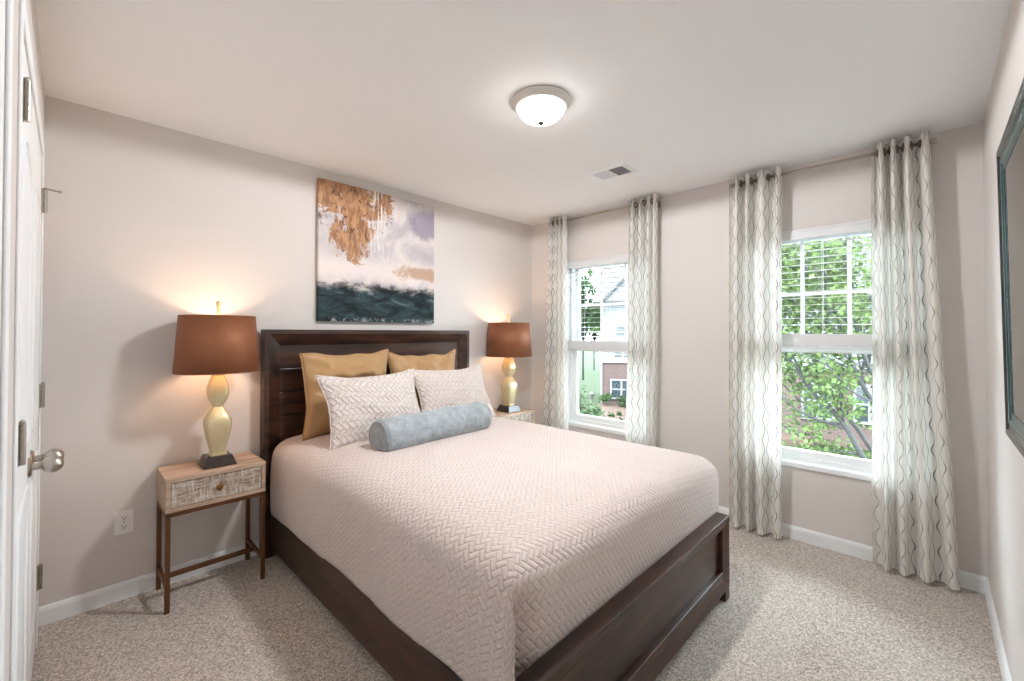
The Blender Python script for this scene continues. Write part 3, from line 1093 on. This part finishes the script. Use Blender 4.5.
# ------------------------------------------------------------------ table lamps
def table_lamp(loc, label):
    r = thing('table_lamp', label, 'lamp', loc, group='bedside lamps')
    pl = MB()
    pl.rings([[(-s, -s, z), (s, -s, z), (s, s, z), (-s, s, z)] for s, z in ((0.073, 0), (0.075, 0.004), (0.057, 0.052), (0.055, 0.054))])
    pl.build('plinth', 'dark_plinth', r, bevel=0.0015)
    prof = [(0.044, 0.054), (0.044, 0.064), (0.036, 0.065), (0.038, 0.08), (0.050, 0.13), (0.060, 0.18), (0.065, 0.222), (0.063, 0.245), (0.052, 0.268), (0.036, 0.292), (0.026, 0.308),
            (0.028, 0.318), (0.040, 0.342), (0.049, 0.368), (0.052, 0.390), (0.050, 0.412), (0.041, 0.445), (0.033, 0.468), (0.030, 0.474), (0.034, 0.478), (0.037, 0.498), (0.034, 0.504), (0.012, 0.505)]
    b = MB()
    rs = []
    NPT = 40
    for rad, z in prof:
        ring = []
        for k in range(NPT):
            a = 2 * PI * k / NPT + PI / 4
            ex = 5.0
            c_, s_ = math.cos(a), math.sin(a)
            q_ = (abs(c_) ** ex + abs(s_) ** ex) ** (-1 / ex)
            tw = 0.0
            ring.append((rad * 0.92 * q_ * c_, rad * 0.92 * q_ * s_, z))
        rs.append(ring)
    b.rings(rs)
    b.build('lamp_body', 'pale_gold', r, auto=32)
    sh = MB()
    rb0, rt0, zb, zt = 0.192, 0.172, 0.496, 0.792
    N = 56
    rs = []
    for rad, z in ((rb0, zb), (rt0, zt)):
        rs.append([(rad * math.cos(2 * PI * k / N), rad * math.sin(2 * PI * k / N), z) for k in range(N)])
    sh.rings(rs, cap=False)
    so = sh.build('lamp_shade', 'bronze_shade', r, smooth=True, solid=0.003)
    for rad, z in ((rb0, zb), (rt0, zt)):
        tr = MB()
        tr.tube([(rad * math.cos(2 * PI * k / N), rad * math.sin(2 * PI * k / N), z) for k in range(N + 1)], 0.0028, 6, cap=False)
        tr.build('shade_rim', 'bronze_shade', so, smooth=True)
    li = MB()
    li.rings([[(rad * math.cos(2 * PI * k / N), rad * math.sin(2 * PI * k / N), z) for k in range(N)] for rad, z in ((rb0 - 0.004, zb + 0.002), (rt0 - 0.004, zt - 0.002))], cap=False)
    li.build('shade_lining', 'shade_lining', so, smooth=True)
    hp = MB()
    for s in (-1, 1):
        hp.tube([(0, 0, 0.52), (s * 0.05, 0, 0.56), (s * 0.058, 0, 0.68), (s * 0.03, 0, 0.78), (0, 0, 0.800)], 0.0022, 6)
    for k in range(3):
        a = 2 * PI * k / 3
        hp.tube([(0, 0, 0.792), (rt0 * math.cos(a), rt0 * math.sin(a), 0.790)], 0.002, 6)
    hp.build('harp', 'rod_metal', r)
    MB().lathe([(0.0, 0.798), (0.007, 0.798), (0.008, 0.820), (0.006, 0.834), (0.010, 0.846), (0.0125, 0.858), (0.011, 0.870), (0.0, 0.876)], (0, 0, 0), 16).build('finial', 'pale_gold', r, smooth=True)
    MB().lathe([(0.012, 0.505), (0.016, 0.507), (0.016, 0.56), (0.012, 0.562)], (0, 0, 0), 16).build('socket', 'brass_knob', r)
    bu = MB().lathe([(0.0, 0.562), (0.012, 0.563), (0.017, 0.585), (0.027, 0.61), (0.029, 0.63), (0.022, 0.652), (0.0, 0.662)], (0, 0, 0), 16)
    bu.build('light_bulb', 'glowing_bulb', r, smooth=True)
    ld = bpy.data.lights.new('bulb_light', 'POINT')
    ld.energy = TABLE_LAMP; ld.color = (1.0, 0.75, 0.55); ld.shadow_soft_size = 0.032
    lo = bpy.data.objects.new('bulb_light', ld); COL.objects.link(lo)
    lo.parent = r; lo.location = (0, 0, 0.665)
    return r


lm1 = table_lamp((-2.748, -0.185, NT_), 'pale gold lamp with bronze shade on the nightstand left of the bed')
lm2 = copy_tree(lm1)
lm2.location = (-0.530, -0.190, NT_)
lm2.scale = (1.08, 1.08, 1)
lm2['label'] = 'pale gold lamp with bronze shade in the far corner between bed and window'

# ------------------------------------------------------------------ painting
pt = thing('painting', 'square abstract canvas in ochre, white, lavender and dark teal above the headboard', 'painting', (-1.702, 0, 1.418))
W2 = 0.461
PHt = 0.95
c = MB()
c.add([(-W2, -0.036, 0), (W2, -0.036, 0), (W2, -0.036, PHt), (-W2, -0.036, PHt)], [(0, 1, 2, 3)], [(0, 0), (1, 0), (1, 1), (0, 1)])
c.add([(-W2, -0.036, 0), (-W2, -0.004, 0), (-W2, -0.004, PHt), (-W2, -0.036, PHt)], [(0, 1, 2, 3)], [(0, 0), (0.03, 0), (0.03, 1), (0, 1)])
c.add([(W2, -0.036, 0), (W2, -0.004, 0), (W2, -0.004, PHt), (W2, -0.036, PHt)], [(0, 1, 2, 3)], [(1, 0), (.97, 0), (.97, 1), (1, 1)])
c.add([(-W2, -0.036, PHt), (W2, -0.036, PHt), (W2, -0.004, PHt), (-W2, -0.004, PHt)], [(0, 1, 2, 3)], [(0, 1), (1, 1), (1, .97), (0, .97)])
c.add([(-W2, -0.036, 0), (W2, -0.036, 0), (W2, -0.004, 0), (-W2, -0.004, 0)], [(0, 1, 2, 3)], [(0, 0), (1, 0), (1, .03), (0, .03)])
c.build('canvas', 'abstract_paint', pt)
MB().frame(-W2 + 0.003, W2 - 0.003, 0.003, PHt - 0.003, [(0, -0.004), (0.04, -0.004), (0.04, -0.033), (0, -0.033)]).build('stretcher_frame', 'mango_wood', pt)

# ------------------------------------------------------------------ mirror on the right wall
mr = thing('wall_mirror', 'mirror in a glossy black stepped frame hanging on the right wall', 'mirror', (-1.395, YC + 0.001, 0.985))
mr.rotation_euler = (math.radians(-0.8), 0, 0)
MW = 0.395
f_ = MB()
f_.frame(-MW, MW, 0, 1.0, [(0, 0.0), (0, 0.010), (0.004, 0.013), (0.020, 0.013), (0.024, 0.009), (0.044, 0.008), (0.044, 0.0)])
f_.build('mirror_frame', 'black_gloss', mr, bevel=0.001)
f2 = MB()
f2.frame(-MW, MW, 0, 1.0, [(0.044, 0.0), (0.044, 0.007), (0.048, 0.009), (0.056, 0.008), (0.060, 0.005), (0.082, 0.004), (0.088, 0.005), (0.088, 0.0)])
f2.build('frame_liner', 'teal_sheen', mr, bevel=0.001)
MB().box(-MW + 0.086, MW - 0.086, 0.001, 0.003, 0.086, 1 - 0.086).build('mirror_glass', 'mirror_glass', mr)

# ------------------------------------------------------------------ ceiling light, vent, outlet
cl = thing('ceiling_light', 'round flush ceiling light with glowing glass bowl and brushed nickel ring', 'ceiling light', (at(541, 103, 2.05).x, at(541, 103, 2.05).y, H))
MB().lathe([(0.118, 0.0), (0.140, -0.001), (0.143, -0.008), (0.139, -0.014), (0.132, -0.018), (0.126, -0.030), (0.121, -0.034), (0.112, -0.034), (0.110, -0.026), (0.112, -0.004)], (0, 0, 0), 48).build('ring', 'ring_nickel', cl, auto=40)
prof = [(0.113, -0.030)]
for k in range(1, 9):
    a = PI / 2 * k / 9
    prof.append((0.113 * math.cos(a), -0.030 - 0.070 * math.sin(a)))
prof.append((0.006, -0.100))
MB().lathe(prof, (0, 0, 0), 32).build('glass_bowl', 'glowing_bowl', cl, smooth=True)
MB().lathe([(0.0, -0.096), (0.014, -0.0985), (0.016, -0.103), (0.010, -0.108), (0.006, -0.114), (0.0, -0.116)], (0, 0, 0), 20).build('finial', 'finial_grey', cl, smooth=True)
ld = bpy.data.lights.new('bowl_light', 'SPOT')
ld.energy = CEILING_LAMP; ld.color = (0.95, 0.97, 1.0); ld.shadow_soft_size = 0.09
ld.spot_size = math.radians(180); ld.spot_blend = 0.0
lo = bpy.data.objects.new('bowl_light', ld); COL.objects.link(lo)
lo.parent = cl; lo.location = (0, 0, -0.125)

vt = thing('ceiling_vent', 'white rectangular air vent in the ceiling near the windows', 'vent', (-0.72, -1.373, H))
MB().frame(-0.10, 0.10, -0.14, 0.14, [(0, 0), (0.0, -0.003), (0.012, -0.006), (0.028, -0.006), (0.028, 0)], plane='xz').build('x', 'white_trim', vt)
vf = vt.children[0]
vf.name = 'vent_frame'
me = vf.data
for v_ in me.vertices:
    x_, y_, z_ = v_.co
    v_.co = (x_, z_, y_)
me.update()
MB().box(-0.073, 0.073, -0.008, 0.008, -0.006, -0.001).build('centre_bar', 'white_trim', vt)
for s, mt_ in ((-1, 'vent_shaded'), (1, 'vent_lit')):  # louvre shading put into the colour: one half shaded, the other lit
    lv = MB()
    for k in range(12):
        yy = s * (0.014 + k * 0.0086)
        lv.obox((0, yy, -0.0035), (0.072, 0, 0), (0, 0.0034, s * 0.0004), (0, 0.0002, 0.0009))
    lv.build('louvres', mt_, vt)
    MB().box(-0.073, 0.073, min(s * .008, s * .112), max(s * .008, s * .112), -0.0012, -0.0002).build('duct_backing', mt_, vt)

ou = thing('wall_outlet', 'white duplex power outlet low on the wall left of the nightstand', 'outlet', (-3.105, 0, 0.383))
MB().box(-0.037, 0.037, -0.006, 0, -0.060, 0.060).build('cover_plate', 'plastic_white', ou, bevel=0.004)
for s in (-1, 1):
    b = MB().lathe([(0.0, -0.0055), (0.0165, -0.0055), (0.0165, -0.0075), (0.015, -0.0085), (0, -0.0085)], (0, 0, s * 0.0205), 24, 'y')
    so = b.build('socket', 'plastic_white', ou, auto=40)
    sl = MB()
    zc = s * 0.0205
    sl.box(-0.0075, -0.0050, -0.0090, -0.0083, zc - 0.001, zc + 0.008).box(0.0050, 0.0075, -0.0090, -0.0083, zc - 0.001, zc + 0.007)
    sl.lathe([(0, -0.0090), (0.0028, -0.0090), (0.0028, -0.0083), (0, -0.0083)], (0, 0, zc - 0.007), 12, 'y')
    sl.build('slots', 'slot_dark', so)
MB().lathe([(0, -0.0075), (0.0025, -0.0075), (0.003, -0.0058), (0, -0.0058)], (0, 0, 0), 10, 'y').build('screw', 'dull_nickel', ou)

# ------------------------------------------------------------------ outdoors
GZ = -3.0


def terrain():
    b = MB()
    nx, ny = 40, 44
    vs, fs = [], []
    for i in range(nx + 1):
        for j in range(ny + 1):
            x = 1.0 + 79 * i / nx; y = -45 + 110 * j / ny
            s = max(0, (y - 0.62 * x - 1.0)) / 10
            z = GZ + 2.6 * (s / (1 + 0.35 * s)) * min(1, max(0, (x - 12) / 12)) + 0.1 * nz(x * .2, y * .2)
            vs.append((x, y, z)); fs_ = None
    for i in range(nx):
        for j in range(ny):
            a = i * (ny + 1) + j
            fs.append((a, a + 1, a + ny + 2, a + ny + 1))
    b.add(vs, fs)
    return b.build('lawn', 'grass', smooth=True)


struct(terrain(), 'green lawn sloping up outside the far window', 'lawn')


def leaves(b, centre, rad, count, size, rnd, squash=1.0):
    for _ in range(count):
        while True:
            p = Vector((rnd.uniform(-1, 1), rnd.uniform(-1, 1), rnd.uniform(-1, 1)))
            if p.length < 1: break
        p = Vector(centre) + Vector((p.x * rad, p.y * rad, p.z * rad * squash))
        d = Vector((rnd.gauss(0, 1), rnd.gauss(0, 1), rnd.gauss(-0.3, 0.7))).normalized()
        s = d.orthogonal().normalized()
        s.rotate(Matrix.Rotation(rnd.uniform(0, 2 * PI), 3, d))
        nn = d.cross(s)
        L = size * rnd.uniform(0.6, 1.25); Wd = L * 0.36
        b.add([p, p + d * L * 0.5 + s * Wd + nn * L * 0.08, p + d * L, p + d * L * 0.5 - s * Wd + nn * L * 0.08], [(0, 1, 2), (0, 2, 3)])


def leafy(name, label, cat, base, crown_c, rad, count, size, lm, seed, trunk=True, squash=1.0, blobs=14, group=None):
    rnd = random.Random(seed)
    r = thing(name, label, cat, base, group=group)
    base = Vector(base); cc = Vector(crown_c) - base
    tb, fl = MB(), MB()
    if trunk: tb.tube([(0, 0, -1.6 if rad > 2 else -0.1), cc * 0.3 + Vector((0.03, 0.02, 0)), cc], [rad * 0.03, rad * 0.028, rad * 0.02], 8)
    for k in range(blobs):
        while True:
            p = Vector((rnd.uniform(-1, 1), rnd.uniform(-1, 1), rnd.uniform(-1, 1)))
            if p.length < 1: break
        q = cc + Vector((p.x * rad * .8, p.y * rad * .8, p.z * rad * .8 * squash))
        tb.tube([cc * rnd.uniform(0.3, 0.8), (cc + q) / 2 + Vector((0, 0, -0.05 * rad)), q], [rad * 0.03, rad * 0.02, rad * 0.008], 5)
        leaves(fl, q, rad * 0.42, count // blobs, size, rnd, 0.85)
    tb.build('trunk' if trunk else 'stems', 'trunk_bark', r, smooth=True)
    fl.build('foliage', lm, r)
    return r


# branching tree right outside the near window
def near_tree():
    rnd = random.Random(21)
    D0 = 6.2
    base = at(905, 640, D0); base.z = GZ
    r = thing('tree', 'slanting grey branched tree with light green leaves outside the right window', 'tree', base)
    tb, fl = MB(), MB()
    main = []

    def branch(pts, r0, r1, twigs=5, dens=26):
        P = []
        for (px, py, dd) in pts: P.append(at(px, py, D0 + dd) - base)
        # resample with wobble
        Q = []
        for i in range(len(P) - 1):
            for k in range(5):
                t = k / 5
                Q.append(P[i].lerp(P[i + 1], t) + Vector((nz(i + t, px * .1), nz(i + t, py * .1, 2), nz(i + t, px, 5))) * 0.03)
        Q.append(P[-1])
        rad = [r0 + (r1 - r0) * i / (len(Q) - 1) for i in range(len(Q))]
        tb.tube(Q, rad, 7)
        for k in range(twigs):
            q = Q[rnd.randrange(len(Q) // 4, len(Q))]
            d = Vector((rnd.gauss(0, .5), rnd.gauss(0.35, .5), rnd.gauss(0.35, .45)))
            e = q + d.normalized() * rnd.uniform(0.3, 0.9)
            tb.tube([q, q.lerp(e, .5) + Vector((0, 0, 0.05)), e], [r1 * 1.1, r1 * .8, 0.004], 5)
            for c_ in (q.lerp(e, .55), e):
                leaves(fl, c_, 0.24, dens, 0.085, rnd)
    branch([(918, 640, 0), (900, 540, 0), (874, 474, 0), (848, 430, 0), (822, 402, 0.1), (806, 384, .2), (794, 366, .3), (776, 335, .3), (764, 300, .4)], 0.046, 0.016, 14, 26)
    branch([(908, 560, .1), (880, 462, .2), (858, 430, .3), (838, 405, .4), (826, 380, .5), (814, 352, .5), (800, 320, .6), (786, 280, .6), (776, 240, .7)], 0.036, 0.012, 12, 20)
    branch([(905, 520, -.2), (892, 440, -.3), (872, 402, -.3), (858, 376, -.4), (848, 352, -.4), (836, 310, -.5), (822, 262, -.5), (812, 215, -.5)], 0.036, 0.012, 12, 22)
    branch([(902, 470, -.4), (886, 396, -.5), (872, 370, -.5), (862, 350, -.6), (856, 320, -.6), (850, 280, -.6), (838, 225, -.6)], 0.036, 0.011, 12, 22)
    branch([(840, 424, .1), (818, 420, -.2), (800, 412, -.3), (782, 396, -.4), (760, 380, -.4)], 0.020, 0.008, 6, 24)
    branch([(822, 402, .1), (806, 404, .5), (790, 392, .6), (770, 372, .6)], 0.018, 0.007, 6, 24)
    branch([(862, 452, .2), (836, 452, .5), (806, 440, .6), (786, 428, .6), (766, 412, .6)], 0.020, 0.008, 8, 26)
    branch([(872, 402, -.3), (846, 388, -.6), (832, 372, -.7), (822, 356, -.7)], 0.016, 0.007, 4, 20)
    branch([(858, 376, -.4), (878, 340, -.5), (884, 300, -.5), (890, 240, -.6)], 0.022, 0.008, 8, 24)
    branch([(806, 384, .2), (790, 350, 0), (784, 300, 0), (772, 255, 0)], 0.016, 0.007, 8, 24)
    for k in range(11):
        x0 = 790 + k * 9 + rnd.uniform(-5, 5)
        y0 = 352 + rnd.uniform(-14, 6)
        dd = rnd.uniform(-.8, .9)
        branch([(x0, y0, dd), (x0 - 12, y0 - 34, dd + .1), (x0 - 26, y0 - 76, dd + .1), (x0 - 44, y0 - 122, dd + .1)], 0.013, 0.005, 9, 22)
    tb.build('branches', 'trunk_bark', r, smooth=True)
    fl.build('foliage', 'leaf_bright', r)


near_tree()


def house(name, corner, rz, width, depth, brick_h, eave_h, label, wins, door_x=None, gable=None):
    """facade along local +x from the corner, local y goes away from the viewer"""
    r = thing(name, label, 'house', corner, rz, group='brick houses outside')
    r['group'] = None
    del r['group']
    MB().box(0, width, 0, depth, -1.0, brick_h).build('brick_storey', 'house_brick', r)
    sd_ = MB()
    nlap = int((eave_h - brick_h) / 0.16)
    for k in range(nlap):
        z = brick_h + k * (eave_h - brick_h) / nlap
        z2 = brick_h + (k + 1) * (eave_h - brick_h) / nlap
        sd_.rings([[(-0.05 - e, -0.05 - e, zz), (width + 0.05 + e, -0.05 - e, zz), (width + 0.05 + e, depth + e, zz), (-0.05 - e, depth + e, zz)] for e, zz in ((0.03, z), (0.0, z2))])
    sd_.build('siding_storey', 'siding', r)
    rf = MB()
    hgt = 2.6
    rf.add([(-0.4, -0.45, eave_h), (width + 0.4, -0.45, eave_h), (width + 0.4, depth + 0.4, eave_h), (-0.4, depth + 0.4, eave_h), (-0.4, depth / 2, eave_h + hgt), (width + 0.4, depth / 2, eave_h + hgt)],
           [(0, 1, 5, 4), (2, 3, 4, 5), (0, 4, 3), (1, 2, 5), (0, 3, 2, 1)])
    rf.build('roof', 'roof_shingle', r, solid=0.0)
    MB().box(-0.45, width + 0.45, -0.5, -0.42, eave_h - 0.16, eave_h + 0.03).box(-0.10, 0.0, -0.09, 0.0, -0.5, eave_h).build('fascia_trim', 'house_trim', r)
    MB().box(-0.09, width + .09, -0.10, 0.0, brick_h - 0.12, brick_h + 0.10).build('belt_trim', 'house_trim', r)
    if gable:
        gx, gw, gh = gable
        g = MB()
        g.add([(gx, -0.55, eave_h - 0.1), (gx + gw, -0.55, eave_h - 0.1), (gx + gw / 2, -0.55, eave_h - 0.1 + gh), (gx, 2, eave_h - 0.1), (gx + gw, 2, eave_h - 0.1), (gx + gw / 2, 2, eave_h - 0.1 + gh)],
              [(0, 1, 2), (0, 2, 5, 3), (1, 4, 5, 2), (3, 5, 4), (0, 3, 4, 1)])
        go = g.build('gable', 'siding', r)
        t_ = MB()
        for a_, b_ in (((gx - 0.25, eave_h - 0.25), (gx + gw / 2, eave_h + gh + .02)), ((gx + gw + 0.25, eave_h - 0.25), (gx + gw / 2, eave_h + gh + .02))):
            p0 = Vector((a_[0], 0, a_[1])); p1 = Vector((b_[0], 0, b_[1])); d_ = (p1 - p0)
            nrm = Vector((-d_.z, 0, d_.x)).normalized()
            if nrm.z < 0: nrm = -nrm
            t_.obox((p0 + p1) / 2 + Vector((0, 0.75, 0)), d_ / 2, (0, 1.5, 0), nrm * 0.06)
        t_.build('gable_roof', 'roof_shingle', go)
    for (xa, za, ww, hh, cols) in wins:
        fr_ = MB()
        fr_.frame(xa, xa + ww, za, za + hh, [(0, -0.03), (0, -0.12), (0.09, -0.12), (0.09, -0.03)])
        for k in range(1, cols):
            fr_.box(xa + ww * k / cols - 0.05, xa + ww * k / cols + 0.05, -0.11, -0.05, za + .05, za + hh - .05)
        fr_.box(xa + 0.05, xa + ww - 0.05, -0.105, -0.05, za + hh / 2 - 0.035, za + hh / 2 + 0.035)
        fo = fr_.build('window', 'house_trim', r)
        MB().box(xa + 0.05, xa + ww - 0.05, -0.075, -0.045, za + 0.05, za + hh - 0.05).build('pane', 'house_glass', fo)
    if door_x is not None:
        d = MB().box(door_x, door_x + 0.95, -0.06, 0.02, 0.35, 2.4)
        do = d.build('front_door', 'house_door', r)
        MB().frame(door_x - 0.14, door_x + 1.09, 0.22, 2.54, [(0, 0), (0, -0.1), (0.14, -0.1), (0.14, 0)]).build('door_frame', 'house_trim', do)
        s = MB()
        for k in range(3): s.box(door_x - 0.9, door_x + 1.8, -0.5 - 0.32 * (3 - k), 0, -0.4, 0.08 + 0.115 * k)
        s.build('front_steps', 'concrete', r)
    return r


# far house in the left window: facade square to the line of sight
cA = at(602.5, 402, 25.0); cA.z = GZ
dirL = (F_ + R_ * (93 / FPX)); rzL = math.atan2(dirL.y, dirL.x) - PI / 2
SC = 25.0 / FPX
house('house', cA, rzL - 0.10, 7.0, 7, 2.75, 6.3, 'brick house with white siding upper storey seen through the far window',
      [(0.45, 0.55, 1.25, 1.15, 2), (1.95, 0.55, 1.25, 1.15, 2), (0.7, 3.95, 1.35, 0.85, 2), (2.3, 3.95, 1.35, .85, 2), (0.6, 2.86, 1.1, .5, 2), (4.6, 0.55, 1.25, 1.15, 2), (4.6, 3.95, 1.3, .9, 2)], gable=(0.2, 3.4, 1.7))
# brick house in the right window
cB = at(775, 440, 17.5); cB.z = GZ
dirR = (F_ + R_ * (316 / FPX)); rzR = math.atan2(dirR.y, dirR.x) - PI / 2
house('house', cB, rzR + 0.02, 12, 7, 3.05, 5.9, 'brick house with steps and dark front door behind the right window tree',
      [(0.9, 1.0, 1.05, 1.45, 2), (2.5, 1.0, 0.95, 1.45, 2), (0.8, 3.7, 1.1, 1.4, 2), (3.2, 3.7, 1.1, 1.4, 2), (6.9, 1.0, 1.0, 1.45, 2), (6.9, 3.7, 1.1, 1.4, 2)], door_x=4.55)

# mulch bed and shrubs in front of the far house
mb_ = MB()
ex = Vector((math.cos(rzL - .1), math.sin(rzL - .1), 0)); ey = Vector((-ex.y, ex.x, 0))
pts = [cA + ex * a - ey * b_ for a, b_ in ((-0.6, 0.2), (9, 0.2), (9, 6.0), (0.5, 7.0), (-1.2, 5.2), (-1.3, 2.0))]
top_ = [(p.x, p.y, GZ + 0.28 + 0.0) for p in pts]; bot_ = [(p.x, p.y, GZ - 0.2) for p in pts]
mb_.rings([bot_, top_])
struct(mb_.build('mulch_bed', 'mulch', bevel=0.08), 'reddish mulch planting bed in front of the far brick house', 'planting bed')
pth = MB()
a0 = at(586, 372, 33); b0 = at(604, 405, 24)
q0, q1 = Vector((a0.x, a0.y, GZ)), Vector((b0.x, b0.y, GZ))
rnd = random.Random(5)
for k in range(3):
    p = cA + ex * (0.3 + k * 0.95) - ey * (0.7 + 0.25 * (k % 2))
    leafy('shrub', ['small dark shrub against the far brick house, %s from its left corner' % s for s in ('first', 'second', 'third')][k], 'shrub',
          (p.x, p.y, GZ + 0.25), (p.x, p.y, GZ + 0.62), 0.48, 160, 0.17, 'leaf_mid', 40 + k, trunk=False, squash=.8, blobs=6, group='shrubs along the far brick wall')
for k, (px, py) in enumerate([(598, 413), (606, 416), (613, 420), (620, 416), (611, 411), (619, 410)]):
    d = (CAM.z - (GZ + 0.3)) / ((py - CY) / FPX)
    p = at(px, py, d)
    leafy('bedding_plant', 'tiny plant on the mulch bed outside, %s' % ('leftmost of all', 'second from the left', 'lowest in the view', 'rightmost of all', 'in the middle of the back row', 'right end of the back row')[k], 'plant', (p.x, p.y, GZ + 0.28), (p.x, p.y, GZ + 0.36), 0.13, 50, 0.12, 'leaf_mid', 60 + k, trunk=False, squash=.7, blobs=4, group='tiny plants on the mulch')
for k, (px, py, d, rad) in enumerate([(582, 407, 15.0, 0.75), (594, 421, 13.2, 0.5)]):
    p = at(px, py, d)
    leafy('bush', ('pale green bush at the lower left of the far window view', 'lower pale green bush just right of the taller one')[k], 'bush', (p.x, p.y, GZ), (p.x, p.y, max(p.z, GZ + .5)), rad, 700, 0.15, 'leaf_pale', 80 + k, trunk=True, blobs=14, group='pale bushes outside the far window')
for k, (px, py, d, rad, lm_) in enumerate([(583, 296, 38, 3.2, 'leaf_mid'), (594, 322, 50, 2.6, 'leaf_bright')]):
    p = at(px, py, d)
    leafy('tree', ('green tree at the left of the far window view', 'lighter rounded tree between the green tree and the house')[k], 'tree',
          (p.x, p.y, GZ + 0.5), (p.x, p.y, p.z), rad, 1800, 0.42, lm_, 90 + k, blobs=24, group='trees on the slope')
lp = at(592, 402, 20.0)
lpr = thing('lamp_post', 'black lamp post on the lawn outside the far window', 'lamp post', (lp.x, lp.y, GZ))
MB().lathe([(0.0, -0.1), (0.09, -0.1), (0.09, 0.12), (0.04, 0.2), (0.035, 1.25), (0.05, 1.28), (0.0, 1.28)], (0, 0, 0), 14).build('post', 'iron', lpr)
MB().lathe([(0.05, 1.28), (0.10, 1.50), (0.12, 1.52), (0.03, 1.60), (0.0, 1.64)], (0, 0, 0), 6).build('lantern', 'iron', lpr)
